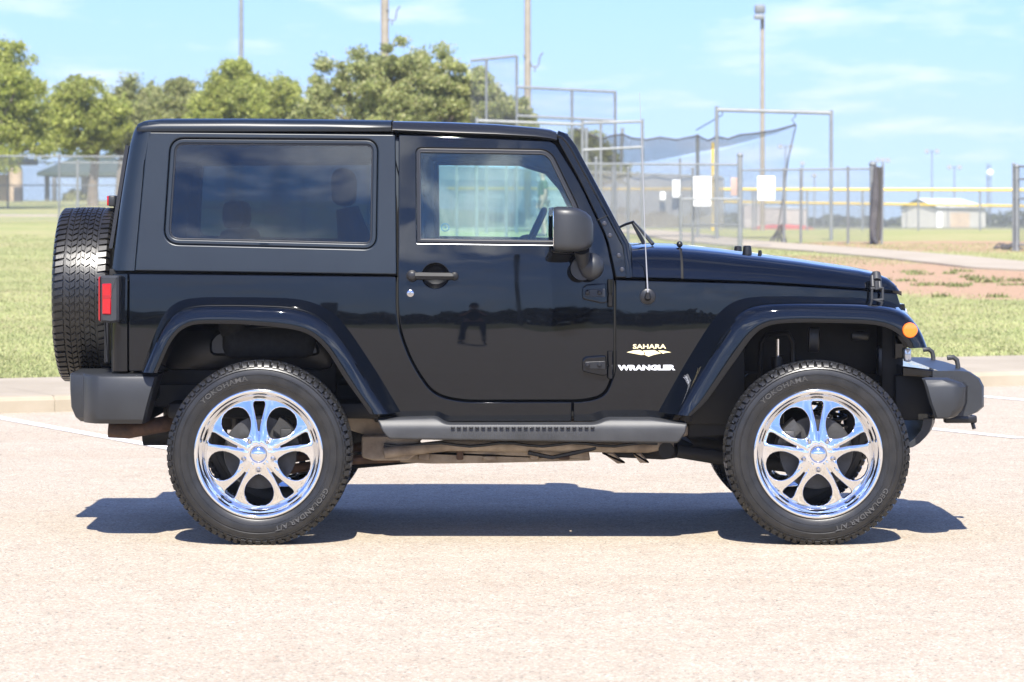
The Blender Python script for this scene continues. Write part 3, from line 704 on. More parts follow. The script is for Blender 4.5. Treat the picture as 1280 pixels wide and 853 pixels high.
# batting cage: pipe frames, cable and sagging net
bc = frame('batting cage of grey pipe frames with a sagging black net', 82, [[(896, 133), (896, None)], [(1039, 138), (1039, None)], [(896, 137.5), (1039, 141.5)], [(872, 168, 84), (872, None, 84)], [(776, 215, 88), (778, 160, 88)], [(733, 160, 84), (733, None, 84)]], 'batting_cage', 'batting cage', .045, 'galv')
top = []
ctl = [(718, 160, 84), (728, 165, 84), (738, 168, 84), (750, 174, 83.5), (765, 170, 83.5), (778, 168, 83.5), (790, 173, 83), (808, 175, 83), (825, 172, 83), (845, 175, 83), (872, 170, 83), (885, 176, 82.5), (896, 171, 82.5), (910, 174, 82.5), (925, 169, 82.4), (945, 167, 82.3), (970, 163, 82.2), (995, 156, 82.2)]
def P3(px, py, d): return (X(px, d), d, Z(py, d))
bot = [(718, 192), (728, 196), (738, 200), (750, 205), (765, 204), (778, 203), (790, 204), (808, 202), (825, 200), (845, 196), (872, 190), (885, 188), (896, 185), (910, 183), (925, 179), (945, 174), (970, 167), (995, 157)]
rows = []
for j in range(5):
    t = j/4; rows.append([P3(a, p*(1-t)+q*t+(math.sin(i*2.1+j)*0.8 if 0 < j < 4 else 0), dd+t*3.2) for i, ((a, p, dd), (_, q)) in enumerate(zip(ctl, bot))])
sheet('net', rows, M['net'], bc)
sheet('net', [[P3(px, t, 86) for px, t in ((718, 178), (760, 200), (800, 203), (850, 198), (895, 190), (940, 178), (993, 158))], [P3(px, t, 86) for px, t in ((718, 262), (760, 268), (800, 268), (850, 268), (895, 270), (940, 275), (974, 290))]], M['netfine'], bc)
mb = MB(); mb.tube([P3(*c) for c in ctl], .022, 6); mb.build('cable', M['cloth'], bc)
mb = MB(); mb.tube([P3(995, 157, 82.2), P3(985, 200, 82.2), P3(978, 250, 82.2), P3(972, 288, 82.2)], .018, 6); mb.build('rope', M['cloth'], bc)
mb = MB(); mb.tube([P3(903, 138, 82), P3(903, 144, 82), P3(870, 163, 83)], .014, 6); mb.build('wire', M['cloth'], bc); mb = MB(); mb.tube([P3(995, 140, 82), P3(994, 146, 82), P3(990, 150, 82), P3(995, 157, 82)], .014, 6); mb.build('wire', M['cloth'], bc)
# fence line to the right with the rolled pad at the gate
fence('chain-link fence from the tall end post right to the gate with the hanging dark pad', (925, 78, 213), (1092, 77, 211), [(980, 213), (1001, 213), (1060, 211), (1091, 207, .075)], pr=.03)
gp = thing('gate_pad', 'dark grey padded screen hanging beside the gate post', 'pad', (X(1097, 77), 77, T(X(1097, 77), 77)))
mb = MB(); ring = []
for k, (pa, pb_, py, dx) in enumerate([(1093.5, 1103, 209, 0), (1092.5, 1103.5, 216, 0), (1093.5, 1103, 235, .0), (1093, 1102.5, 260, 0), (1091, 1102, 285, .0), (1089, 1100, 300, 0), (1091, 1098, 304, 0)]):
    xa, xb = X(pa, 76.8), X(pb_, 76.8); z = Z(py, 76.8); q = (xb-xa)*.25
    ring.append([(xa, 76.8, z), (xa+q, 76.65, z), (xa+2*q, 76.74, z), (xa+3*q, 76.62, z), (xb, 76.75, z), (xb, 76.95, z), (xa+2*q, 77.0, z), (xa, 76.95, z)])
mb.loft(ring, True, True); mb.build('cloth', M['padcloth'], gp)
mb = MB(); mb.tube([P3(1094.5, 208, 76.6), P3(1094, 250, 76.6), P3(1091, 285, 76.6), P3(1093, 300, 76.5), P3(1096, 305, 76.2)], [.05, .09, .08, .05, .02], 8); mb.build('fold', M['cloth'], gp)
mb = MB(); mb.tube([P3(1103.5, 205, 76.9), (X(1102, 76.9), 76.9, T(X(1102, 76.9), 77))], .03, 8); mb.build('post', M['galv'], gp)
eg = fence('open chain-link gate with several rails cut off by the right edge of the photo', (1267, 70, 208), (1420, 66, 210), [(1267, 207), (1271.5, 210, .05), 1345], rails=(.85, .62, .08), pr=.03, name='gate', cat='gate')
# outfield fences with yellow caps
fence('farther yellow-capped outfield fence, its thin yellow line below the nearer one', (905, 250, 252.5), (1500, 225, 261), list(range(925, 1500, 52)), rail_mat='yellow', pr=.035, toprail=.085, name='outfield_fence', post_mat='galvdark', group='yellow-capped outfield fences')
fence('nearer yellow-capped outfield fence crossing the right half of the photo', (560, 155, 236), (1420, 150, 238), [865, 941, 945, 1009, 1078, 1148, 1225, 1300, 1380], rail_mat='yellow', pr=.045, toprail=.065, name='outfield_fence', rails=(.08,))
mb = MB(); x = X(891, 118); mb.tube([(x, 118, T(x, 118)), (x, 118, Z(178, 118))], .045, 8); tag(mb.build('foul_pole', M['yellow']), 'slim yellow foul pole behind the batting cage', 'pole')
# storage shed and far buildings
d = 330.0; x0, xm, x1 = X(1127, d), X(1168, d), X(1232, d); zg = T(xm, d)-.3; ze = Z(259, d); zr = Z(249, d)
sh = thing('storage_shed', 'cream metal shed with white roof beyond the yellow fences', 'building', (x0, d, zg))
mb = MB(); mb.add([(x0, d, zg), (xm, d-2, zg), (xm, d-2, ze), (x0, d, ze), ((x0+xm)/2, d-1, zr), (x0+3.2, d+6, zg), (x1, d, zg), (x1, d, ze), (x1+.2, d+7, zg), (x1+.2, d+7, ze), (x0+3.2, d+6, ze)], [(0, 1, 2, 4, 3), (1, 6, 7, 2), (6, 8, 9, 7), (0, 5, 10, 3)]); mb.build('wall', M['siding'], sh, smooth=0, fix=False)
mb = MB(); e = .15; mb.add([((x0+xm)/2-.2, d-1.4, zr+.05), (xm, d-2.35, ze-.02), (x1+.3, d-.35, ze-.02), (x1-2.2, d+2, zr+.03), (x0-.25, d-.3, ze-.02), (x0+2.8, d+6.3, ze), (x1+.3, d+7, ze)], [(0, 1, 2, 3), (4, 0, 3, 6, 5)]); mb.build('roof', M['whiteroof'], sh, smooth=0, fix=False)
mb = MB(); mb.add([(x0-.2, d-.35, ze-.05), ((x0+xm)/2-.2, d-1.45, zr+.05), (xm, d-2.4, ze-.05), (xm, d-2.4, ze-.2), ((x0+xm)/2-.2, d-1.45, zr-.2), (x0-.2, d-.35, ze-.2)], [(0, 1, 4, 5), (1, 2, 3, 4)]); mb.build('gable_trim', M['greenroof'], sh, smooth=0, fix=False)
def onw(px): t = on_line(px, Vector((xm, d-2)), Vector((x1, d))); return (xm+(x1-xm)*t, d-2+2*t-.05)
for (a, b_, pt, nm, mt) in ((1171, 1178, 265, 'door', 'paper'), (1188, 1212, 266, 'roller_door', 'tan')):
    p, q = onw(a), onw(b_); mb = MB(); zt = Z(pt, d-1); mb.add([(p[0], p[1], zg), (q[0], q[1], zg), (q[0], q[1], zt), (p[0], p[1], zt), (p[0], p[1]+.08, zg), (q[0], q[1]+.08, zg), (q[0], q[1]+.08, zt), (p[0], p[1]+.08, zt)], [(0, 1, 2, 3), (3, 2, 6, 7), (0, 3, 7, 4), (1, 5, 6, 2)]); mb.build(nm, M[mt], sh, smooth=0)
for k, (a, b_, t, bt) in enumerate([(930, 955, 256, 270), (955, 985, 260, 270), (985, 1012, 261, 269)]):
    dd = 380.0; xx0, xx1 = X(a, dd), X(b_, dd); nm = ['tallest pale far building left of center behind the white sign', 'long low pale far building next to the white sign', 'lowest pale far building right of the white sign'][k]
    rt = thing('building', nm, 'building', (xx0, dd+k, -.6))
    mb = MB(); mb.box(((xx0+xx1)/2, dd+2+k, (Z(t, dd)-.8)/2), (xx1-xx0-.02, 4, Z(t, dd)+.8), .02); mb.build('wall', M['pale'], rt)
    mb = MB(); mb.box(((xx0+xx1)/2, dd+2+k, Z(t, dd)+.06), (xx1-xx0+.1, 4.3, .12), .02); mb.build('roof', M['whiteroof'], rt)
mb = MB(); x = X(978, 200); mb.sphere((x, 200, T(x, 200)), 1, 20, 8, (1.9, 1.0, .28)); tag(mb.build('tarp', M['redclay']), 'low red covered mound on the field beyond the batting cage', 'tarp')
mb = MB(); x = X(972, 79)
for k in range(5): mb.tube([(x+.1*k-.2, 79, T(x, 79)), (x+.04*k-.05, 79.1, T(x, 79)+.2+.05*(k % 3)), (x+.10, 79, T(x, 79)+.45)], [.03, .022, .012], 6)
tag(mb.build('net_bundle', M['cloth']), 'dark gathered bundle of net at the foot of the batting cage', 'net')
mb = MB(); x, y, z = ghit(1262, 312); random.seed(9)
for k in range(7): mb.tube([(x+random.uniform(-.25, .3), y+random.uniform(-.2, .2), z), (x+random.uniform(-.3, .3), y, z+random.uniform(.05, .14)), (x+random.uniform(-.35, .3), y+random.uniform(-.2, .2), z+.02)], .02, 5)
tag(mb.build('branch', M['cloth']), 'dark dry branch lying by the open gate at right', 'branch')

# light poles
def pole(px, d, topy, r0, r1, mat, label, name='light_pole', head=None, parts=()):
    x = X(px, d); z0 = T(x, d) if d > 27 else 0.0; rt = thing(name, label, 'light pole', (x, d, z0), 'poles around the ball fields'); zt = Z(topy, d) if topy is not None else z0+14
    mb = MB(); mb.tube([(x, d, z0-.2), (x, d, zt)], [r0, r1], 14); mb.build('pole', M[mat], rt)
    if head:
        n, wd, sz = head
        mb = MB(); mb.tube([(x-wd, d-.1, zt-.1), (x+wd, d-.1, zt-.1)], r1*.5, 6); mb.build('crossarm', M[mat], rt)
        for k in range(n):
            xx = x-wd+2*wd*k/max(n-1, 1); mb = MB(); mb.lathe([(-.01, .02), (0, sz*.55), (.02, sz*.6), (sz*.5, sz*.45), (sz*.9, sz*.12), (sz*.95, .01)], 14); rot = Matrix.Rotation(R(-25), 3, 'X')
            mb.v = [tuple(rot@Vector(p)+Vector((xx, d-.15, zt-.1))) for p in mb.v]; mb.build('floodlight', M['galvdark'], rt)
    return rt, x, zt
pole(301.5, 150, -120, .12, .09, 'galv', 'slim grey light pole rising from behind the tree row at left', head=(3, .8, .35))
rt, x, zt = pole(481, 130, -180, .165, .15, 'concpole', 'thick beige concrete pole with a speaker bracket left of center', head=(3, .9, .4))
def bracket(px, py, d, side, rt):
    x, z = X(px, d), Z(py, d); s = d/F
    mb = MB(); mb.box((x+side*4*s, d-.12, z+14*s), (3.2*s, .12, 3.6*s), .01); mb.build('junction_box', M['galvdark'], rt)
    mb = MB(); mb.tube([(x+3*s, d-.1, z+7*s), (x+5*s, d-.1, z+1*s), (x+12*s, d-.1, z), (x+14*s, d-.1, z+4*s), (x+15*s, d-.1, z+12*s), (x+19*s, d-.1, z+18*s)], .035, 6); mb.tube([(x+9*s, d-.1, z-6*s), (x+9*s, d-.1, z)], .03, 6); mb.build('bracket_arm', M['galvdark'], rt)
bracket(481, 26, 130, 1, rt)
rt, x, zt = pole(659.5, 118, -150, .125, .115, 'concpole', 'beige concrete pole with small camera and arm right above the roof', head=(3, .9, .4)); bracket(659.5, 84, 118, -1, rt)
pole(953, 135, 20, .10, .08, 'concpole', 'slim light pole with one floodlight head at its top right of center', head=None)
rt = [o for o in COL.objects if o.name.startswith('light_pole')][-1]; x = X(950, 135)
mb = MB(); mb.box((x-.02, 134.8, Z(12, 135)), (.42, .3, .36), .06); mb.build('floodlight', M['galvdark'], rt)
mb = MB(); mb.box((x-.05, 134.7, Z(22, 135)), (.42, .3, .2), .05); mb.build('floodlight', M['galv'], rt)
for px, tp, n in ((1103.5, 199, 3), (1165, 188, 2), (1193, 208, 2), (982, 182, 2), (1003, 203, 1), (1018, 218, 1)):
    lbl = {1103.5: 'far slim floodlight pole rising just above the gate pad', 1165: 'far slim floodlight pole over the left half of the cream shed', 1193: 'shorter far floodlight pole over the right half of the cream shed', 982: 'far floodlight pole seen through the hanging batting cage net', 1003: 'far thin pole with small round lamp right of the batting cage net', 1018: 'faintest shortest far pole in front of the wide frame opening'}[px]
    pole(px, 360, tp, .085, .065, 'galv', lbl, head=(n, .55 if n > 1 else .01, .45))
rt = thing('radio_mast', 'distant red and white lattice radio mast above the right end of the shed', 'mast', (X(1236, 700), 700, T(X(1236, 700), 700)))
x = X(1236, 700); z0, z1 = T(x, 700), Z(205, 700); mb = MB()
for a in (0, 2.1, 4.2): mb.tube([(x+.55*math.cos(a), 700+.55*math.sin(a), z0), (x+.4*math.cos(a), 700+.4*math.sin(a), z1)], .07, 5)
for k in range(14):
    zz = z0+(z1-z0)*k/14; zz2 = z0+(z1-z0)*(k+1)/14; mb.tube([(x-.5, 700, zz), (x+.5, 700, zz2)], .05, 4); mb.tube([(x+.5, 700, zz), (x-.5, 700, zz2)], .05, 4)
mb.build('lattice', M['galvdark'], rt); mb = MB(); mb.sphere((x+.2, 699.3, Z(216, 700)), .7, 12, 8, (1, .5, 1)); mb.build('dish', M['paper'], rt)
# poles behind the photographer, mirrored in the paint
pole(0, -60, None, .30, .26, 'galvdark', 'lot lamp post mirrored as a dark streak in the car door', name='light_pole')
lp = [o for o in COL.objects if o.name.startswith('light_pole')][-1]
lp.location.x = 4.7; lp2 = dup(lp, None, (-9.3, -48, 0)); lp2['label'] = 'lot lamp post mirrored in the rear quarter of the car'; lp2.scale.z = .3

# ------------------------------------------------------------ the black off-road car
D0 = 14.62
def body_y(x, z, y0=D0):
    dx = x+0.25; A = 0.10 if dx > 0 else 0.045; c = 0.113
    fx = A*A/c*math.log(math.cosh(c/A*dx))
    fz = 0.132*(z-0.9)**2 if z < 1.26 else 0.132*0.1296+0.095*(z-1.26)
    return y0+fx+fz
def by(off=0.0): return lambda x, z: body_y(x, z)+off
DB = 14.66
def P(pts, d=DB): return px2(pts, d)
car = thing('off_road_car', 'black two-door off-road car with chrome wheels parked side-on in the lot', 'car', (0, YC, 0))
def mir(y): return 2*YC-y
def near(px, py, off=0.0):
    x, z = W(px, py, DB); y = body_y(x, z)+off; x, z = W(px, py, y); return Vector((x, y, z))
def mirror_mb(mb): 
    q = MB(); q.v = [(p[0], mir(p[1]), p[2]) for p in mb.v]; q.f = [f[::-1] for f in mb.f]; q.mi = list(mb.mi); return q
def both(mb, name, mat, smooth=35, far=True, parent=None):
    a = mb.build(name, mat, parent or car, smooth=smooth)
    b = mirror_mb(mb).build(name, mat, parent or car, smooth=smooth) if far else None
    return a, b
def bothp(name, outline, off, mat, holes=(), **k):
    a = panel(name, outline, by(off), mat, car, holes, **k)
    b = panel(name, outline, by(off), mat, car, holes, side=-1, **k)
    return a, b

# ---- doors
door_out = rounded(P([(498, 168, 3), (692, 176.5, 8), (724, 228, 20), (757.5, 299, 14), (767.5, 348, 12), (767.5, 462, 10), (755, 494, 16), (728, 500, 18), (577, 500, 20), (543, 492, 26), (517, 455, 40), (498, 404, 30)]), seg=8)
win_out = rounded(P([(519.5, 185, 8), (688, 187.5, 14), (724, 262, 10), (722, 306.5, 3), (521, 303.5, 4)]), seg=6)
recess = rounded([(X(544.5, DB)+16.5*DB/F*math.cos(a), Z(345, DB)+15.5*DB/F*math.sin(a)) for a in frange(0, 2*math.pi*23/24, 23)])
doors = bothp('door', door_out, 0, M['paint'], [win_out, recess], thick=.035, grid=.03)
for sd, dr in zip((1, -1), doors):
    g = panel('window', offset_poly(win_out, -.008), by(.016), M['glass'], dr, thick=.004, r=.001, grid=.06, side=sd, back=True)
    fr_ = panel('window_seal', offset_poly(win_out, .001), by(.002), M['gasket'], dr, [offset_poly(win_out, .016)], thick=.012, r=.003, grid=.05, side=sd)
    # bright lip inside the seal
    ip = offset_poly(win_out, .0165); mb = MB(); pts = [(x, body_y(x, z)+.004, z) for x, z in resample(ip, .05)]
    rings = []
    n = len(pts)
    for i, p in enumerate(pts):
        a = Vector(pts[i-1]); c = Vector(pts[(i+1) % n]); t = (c-a).normalized(); nb = Vector((0, 1, 0)).cross(t).normalized()
        rings.append([Vector(p)+(nb*math.cos(k*1.5708)+Vector((0, 1, 0))*math.sin(k*1.5708))*.0032 for k in range(4)])
    mb.loft(rings, True, False, True); (mb if sd > 0 else mirror_mb(mb)).build('window_trim', M['bright'], dr)
    # belt moulding below the glass
    mb = MB(); mb.tube([near(p, 305.2+(p-521)*.012, -.001) for p in (521, 570, 620, 670, 712)], .0026, 8); (mb if sd > 0 else mirror_mb(mb)).build('belt_moulding', M['bright'], dr)
    # recess cup, handle, lock
    mb = MB(); c = near(544.5, 345); rr = .0565
    prof = [(0, 1.0), (.012, .93), (.028, .72), (.034, .3), (.035, .01)]
    mb.loft([[(c.x+rr*q*math.cos(a), c.y+yy, c.z+rr*.94*q*math.sin(a)) for a in frange(0, 2*math.pi*23/24, 23)] for yy, q in prof], True)
    (mb if sd > 0 else mirror_mb(mb)).build('handle_recess', M['liner'], dr)
    mb = MB(); a = near(519, 345, -.022); b = near(567, 345.5, -.022)
    sec = [(-.0, .017), (-.012, .015), (-.017, .0), (-.012, -.015), (0, -.017), (.008, -.012), (.010, 0), (.008, .012)]
    st = [(0, .9), (.1, 1), (.5, .95), (.9, .95), (.97, .8), (1, .5)]
    mb.loft([[(a.x+(b.x-a.x)*t, a.y+(b.y-a.y)*t+q[0], a.z+(b.z-a.z)*t+q[1]*k) for q in sec] for t, k in st], True, True)
    c = near(515, 345, 0); mb.tube([(c.x, c.y+.01, c.z), (c.x, c.y-.028, c.z), (c.x, c.y-.032, c.z)], [.026, .025, .019], 20)
    c = near(568, 345.5, 0); mb.tube([(c.x, c.y+.01, c.z), (c.x, c.y-.02, c.z), (c.x, c.y-.024, c.z)], [.019, .018, .012], 16)
    h = (mb if sd > 0 else mirror_mb(mb)).build('handle', M['handle'], dr)
    mb = MB(); c = near(515, 345, -.033); mb.tube([(c.x, c.y+.004, c.z), (c.x, c.y-.003, c.z), (c.x, c.y-.005, c.z)], [.017, .016, .011], 20)
    (mb if sd > 0 else mirror_mb(mb)).build('push_button', M['gasket'], dr)
    mb = MB(); c = near(513, 367, 0); mb.tube([(c.x, c.y+.004, c.z), (c.x, c.y-.004, c.z), (c.x, c.y-.006, c.z)], [.0165, .0155, .012], 20); mb.tube([(c.x, c.y-.004, c.z), (c.x, c.y-.008, c.z)], .006, 12)
    (mb if sd > 0 else mirror_mb(mb)).build('lock', M['nut'], dr)
    # hinges: two-leaf bodies with bolts and a knuckle
    for (y0_, y1_) in ((354, 380), (444, 470)):
        s_ = (y1_-y0_)/26.0
        hp = rounded(P([(728, y0_+5, 3), (733, y0_+1.5, 2), (757, y0_, 2), (759, y1_-6, 2), (759, y1_-1.5, 2), (752, y1_-.5, 2), (728, y1_-6, 3)]))
        hg = panel('hinge', hp, by(-.024), M['paint'], car, thick=.03, r=.006, grid=.02, side=sd)
        sl = rounded(P([(731, y0_+8, 1), (756, y0_+7, 1), (756, y0_+17, 1), (731, y0_+16, 1)])); panel('hinge_plate', sl, by(-.027), M['liner'], hg, thick=.006, r=.002, grid=.03, side=sd)
        for bx_ in (734.5, 749.5):
            mb = MB(); c = near(bx_, y0_+12, -.03); mb.tube([(c.x, c.y+.006, c.z), (c.x, c.y-.004, c.z), (c.x, c.y-.007, c.z)], [.011, .0105, .007], 14); (mb if sd > 0 else mirror_mb(mb)).build('bolt', M['gasket'], hg)
        mb = MB(); c = near(763, y0_+12, -.014)
        mb.tube([(c.x, c.y, c.z+.055), (c.x, c.y, c.z+.058), (c.x, c.y, c.z-.002)], [.008, .013, .013], 14); mb.tube([(c.x, c.y, c.z-.008), (c.x, c.y, c.z-.06), (c.x, c.y, c.z-.064)], [.013, .013, .008], 14); mb.tube([(c.x, c.y, c.z+.05), (c.x, c.y, c.z-.06)], .009, 10)
        (mb if sd > 0 else mirror_mb(mb)).build('hinge_pin', M['paint'], hg)
# ring sticker in the corner of the door glass
mb = MB(); c = near(556.5, 284.5, .0145); mb.loft([[(c.x+r_*math.cos(a), c.y+yy, c.z+r_*math.sin(a)) for a in frange(0, 2*math.pi*23/24, 23)] for r_, yy in ((.0185, 0), (.0145, 0), (.0145, .001), (.0185, .001))], True, False, True)
mb.box((c.x, c.y, c.z), (.013, .001, .003)); mb.box((c.x, c.y+.0003, c.z), (.003, .001, .013)); mb.build('sticker', M['teal'], car)

# ---- hardtop with its side windows, rails and rear corner
seam = [(182.5, 164.5), (178.5, 200), (174.5, 250), (170.5, 300), (167.5, 339)]
ht_out = rounded(P([(182.5, 164.5, 2), (494, 168, 2), (496, 343.5, 2), (167.5, 339, 1), (170.5, 300), (174.5, 250), (178.5, 200)]))
qw = rounded(P([(216.5, 178.5, 12), (466, 180.5, 10), (464.5, 305.5, 10), (209.5, 299.5, 14)]), seg=8)
tops = bothp('hardtop', ht_out, .004, M['hardtop'], [offset_poly(qw, -.022)], thick=.04, r=.007, grid=.04)
for sd, tp_ in zip((1, -1), tops):
    panel('window_surround', offset_poly(qw, -.020), by(.014), M['hardtop'], tp_, [offset_poly(qw, .001)], thick=.02, r=.006, grid=.04, side=sd)
    panel('window_seal', offset_poly(qw, -.001), by(.020), M['gasket'], tp_, [offset_poly(qw, .007)], thick=.01, r=.002, grid=.05, side=sd)
    panel('window', offset_poly(qw, .004), by(.023), M['privacy'], tp_, thick=.004, r=.001, grid=.07, side=sd, back=True)
# rear corner + back wall of the hardtop lofted in plan
def corner_loft(levels, Rc, seamx, off=0.0, yfun=None):
    rings = []
    for z, xr, xs in levels:
        y = body_y(xs, z)+off; r_ = [(xs, y, z), ((xs+xr+Rc)/2, body_y((xs+xr+Rc)/2, z)+off, z)]
        yc = body_y(xr+Rc, z)+off+Rc
        for k in range(9):
            a = math.pi/2*k/8; r_.append((xr+Rc-Rc*math.sin(a), yc-Rc*math.cos(a), z))
        r_ += [(xr, YC, z)]; r_ += [(p[0], mir(p[1]), p[2]) for p in r_[-2::-1]]
        rings.append(r_)
    return rings
def lerp_px(tab, py):
    ys = [t[1] for t in tab]; xs = [t[0] for t in tab]; return float(np.interp(py, ys, xs))
rear = [(176, 153), (169, 156.5), (165.5, 163), (161, 180), (156, 210), (150, 252), (144, 300), (139.5, 338)]
lv = []
for py in (338.5, 320, 300, 275, 250, 225, 200, 180, 165, 158, 154.5, 152.5):
    lv.append((Z(py, DB+.02), X(lerp_px(rear, py), DB+.1), X(lerp_px(seam, max(py, 164.5)), DB)-.0015))
mb = MB(); rg_ = corner_loft(lv, .085, None, .004); mb.loft(rg_, False)
mb.build('hardtop_back', M['hardtop'], car, smooth=50)
# roof skin + drip rails
mb = MB(); rows = []
xs_ = [X(p, DB+.05) for p in (170, 178, 200, 300, 400, 489)]
tops_py = [155.5, 152.0, 149.8, 149.8, 150.8, 152.3]
for xx, tp in zip(xs_, tops_py):
    zt = Z(tp, DB+.15); yb = body_y(xx, Z(165, DB)); r_ = []
    r_.append((xx, yb+.002, Z(164.0, DB))); r_.append((xx, yb-.004, Z(159, DB))); r_.append((xx, yb+.004, zt-.018)); r_.append((xx, yb+.018, zt-.006)); r_.append((xx, yb+.045, zt)); r_.append((xx, yb+.2, zt+.008)); r_.append((xx, YC, zt+.014))
    rows.append(r_+[(p[0], mir(p[1]), p[2]) for p in r_[-2::-1]])
mb.loft(rows, False, False); mb.build('roof', M['hardtop'], car, smooth=50)
mb = MB(); rows = []
fr = [(491, 152.6, 164.5), (560, 154.0, 168.0), (620, 156.5, 170.0), (670, 160.5, 172.8), (688, 163.0, 175.2), (696, 166.0, 177)]
for p, t_, b_ in fr:
    xx = X(p, DB+.05); zt = Z(t_, DB+.15); zb = Z(b_, DB); yb = body_y(xx, zb); h = zt-zb
    r_ = [(xx, yb+.02, zb-.002), (xx, yb-.010, zb), (xx, yb-.020, zb+h*.18), (xx, yb-.014, zb+h*.42), (xx, yb-.002, zb+h*.62), (xx, yb+.006, zb+h*.78), (xx, yb+.022, zb+h*.93), (xx, yb+.05, zt), (xx, yb+.2, zt+.006), (xx, YC, zt+.012)]
    rows.append(r_+[(q[0], mir(q[1]), q[2]) for q in r_[-2::-1]])
mb.loft(rows, False, True); mb.build('roof_panel', M['rail'], car, smooth=40)
mb = MB(); mb.tube([near(494.5, 166, -.002)+Vector((0, 0, .01)), near(490.5, 152.8, .012)], .003, 6); both(mb, 'seam', M['seam'])

# ---- tub: quarter panel, sill, cowl side, all with dark backing
q_out = rounded(P([(160.5, 342.5, 2), (495.5, 346, 3), (495.5, 404, 30), (515, 456, 40), (541.5, 494, 26), (577, 502.5, 18), (714.5, 502.5, 1), (714.5, 527, 1), (476, 527, 1), (440, 470, 12), (412, 410, 16), (388, 385, 20), (245, 383, 24), (219, 398, 22), (204, 430, 14), (190, 464.5, 1), (160.5, 464.5, 2)]))
bothp('quarter_panel', q_out, 0, M['paint'], thick=.03, grid=.035)
c_out = rounded(P([(769.5, 350, 2), (850, 352.5), (937, 354.8), (1021, 360), (1084, 364.5), (1127.5, 369, 2), (1133, 386, 1), (947, 384, 30), (905, 408, 20), (868, 480, 12), (840, 527, 1), (717, 527, 1), (717, 502.5, 1), (730, 502.5, 16), (757.5, 496, 16), (769.5, 464, 10)]))
def bf(off=0.0): return lambda x, z: body_y(x, z)+off+max(0, x-0.75)**2*0.10
for sd in (1, -1): panel('fender', c_out, bf(), M['paint'], car, thick=.03, grid=.035, side=sd)
# rear corner of the tub
lv = [(Z(464.5, DB), X(140, DB+.1), X(158.5, DB)), (Z(420, DB), X(140, DB+.1), X(158.5, DB)), (Z(380, DB), X(140.3, DB+.1), X(158.5, DB)), (Z(343, DB), X(141.5, DB+.1), X(158.5, DB))]
mb = MB(); mb.loft(corner_loft(lv, .06, None), False); mb.build('tub_back', M['paint'], car, smooth=50)
# dark inner shell that closes the gaps
ish = rounded(P([(165, 341, 2), (764, 350, 2), (1118, 373, 4), (1100, 380, 4), (955, 383, 10), (905, 425, 10), (850, 523, 2), (470, 523, 2), (415, 415, 20), (385, 390, 20), (250, 388, 20), (225, 400, 20), (195, 462, 2), (165, 462, 2)]))
for sd in (1, -1): panel('inner_shell', offset_poly(ish, .004), (lambda x, z: body_y(x, z)+.045+max(0, x-0.75)**2*0.10), M['seam'], car, [recess], thick=.01, grid=.08, side=sd)
for pl in ([(172, 162), (493.5, 166), (497, 171), (497, 343), (168, 341)],):
    a = offset_poly(P(pl), .003); bothp('inner_frame', a, .05, M['seam'], [offset_poly(qw, -.008)], thick=.01, grid=.1)
bothp('door_opening', rounded(P([(496, 167), (697, 167), (728, 216), (764, 292), (773, 349), (496, 349)])), .055, M['seam'], [offset_poly(win_out, -.004)], thick=.01, grid=.1)
# ---- windshield frame: pillar, bracket, glass
pil = rounded(P([(696.5, 164.5, 2), (709, 167.5, 8), (719, 180, 14), (732, 204.5), (756, 249), (773, 281, 10), (786.5, 304, 6), (791.5, 347.5, 2), (769.5, 347.5, 2), (759.5, 300, 16), (726, 228, 20), (698, 177.5, 4)]))
wfr = []
for sd in (1, -1): wfr.append(panel('windshield_frame', pil, by(.0), M['paint'], car, thick=.05, r=.006, grid=.02, side=sd))
for sd, wf in zip((1, -1), wfr):
    mb = MB(); mb.tube([near(px_, py_, .017)+Vector((-.0175, 0, -.006)) for px_, py_ in ((701, 167.5), (708, 170), (714, 176), (719.5, 184), (732, 207), (756, 251), (772.5, 282.5), (785, 306), (788.5, 330), (790, 346))], .0215, 14)
    (mb if sd > 0 else mirror_mb(mb)).build('pillar_edge', M['paint'], wf, smooth=60)
    for (px, py) in ((755.5, 279.5), (762.5, 294.5), (773.5, 319.5), (777.5, 337)):
        mb = MB(); c = near(px, py); mb.tube([(c.x, c.y+.004, c.z), (c.x, c.y-.004, c.z), (c.x, c.y-.007, c.z)], [.0105, .010, .006], 14); (mb if sd > 0 else mirror_mb(mb)).build('screw', M['screwblack'], wf)
    mb = MB(); mb.tube([near(746.5, 275.5, -.0005), near(761, 269, -.0005)], .0022, 6); (mb if sd > 0 else mirror_mb(mb)).build('seam', M['seam'], wf)
edge = [(712, 172), (732, 206), (756, 250.5), (773, 282.5), (785, 304)]
mb = MB(); rows = []
for px, py in edge:
    c = near(px, py); rows.append([(c.x-.012+.0*k, c.y+.06+(mir(c.y)-c.y-.12)*k/10, c.z) for k in range(11)])
mb.loft(rows, False); mb.loft([[(p[0]-.006, p[1], p[2]) for p in r_] for r_ in rows], False); mb.build('windshield', M['glass'], car, smooth=60)
mb = MB(); c = near(707, 170); mb.box((c.x-.01, YC, c.z-.012), (.05, 2*(YC-c.y)-.04, .05), .015); c = near(787, 312); mb.box((c.x-.02, YC, c.z-.02), (.05, 2*(YC-c.y)-.06, .06), .015); mb.build('windshield_header', M['paint'], car)

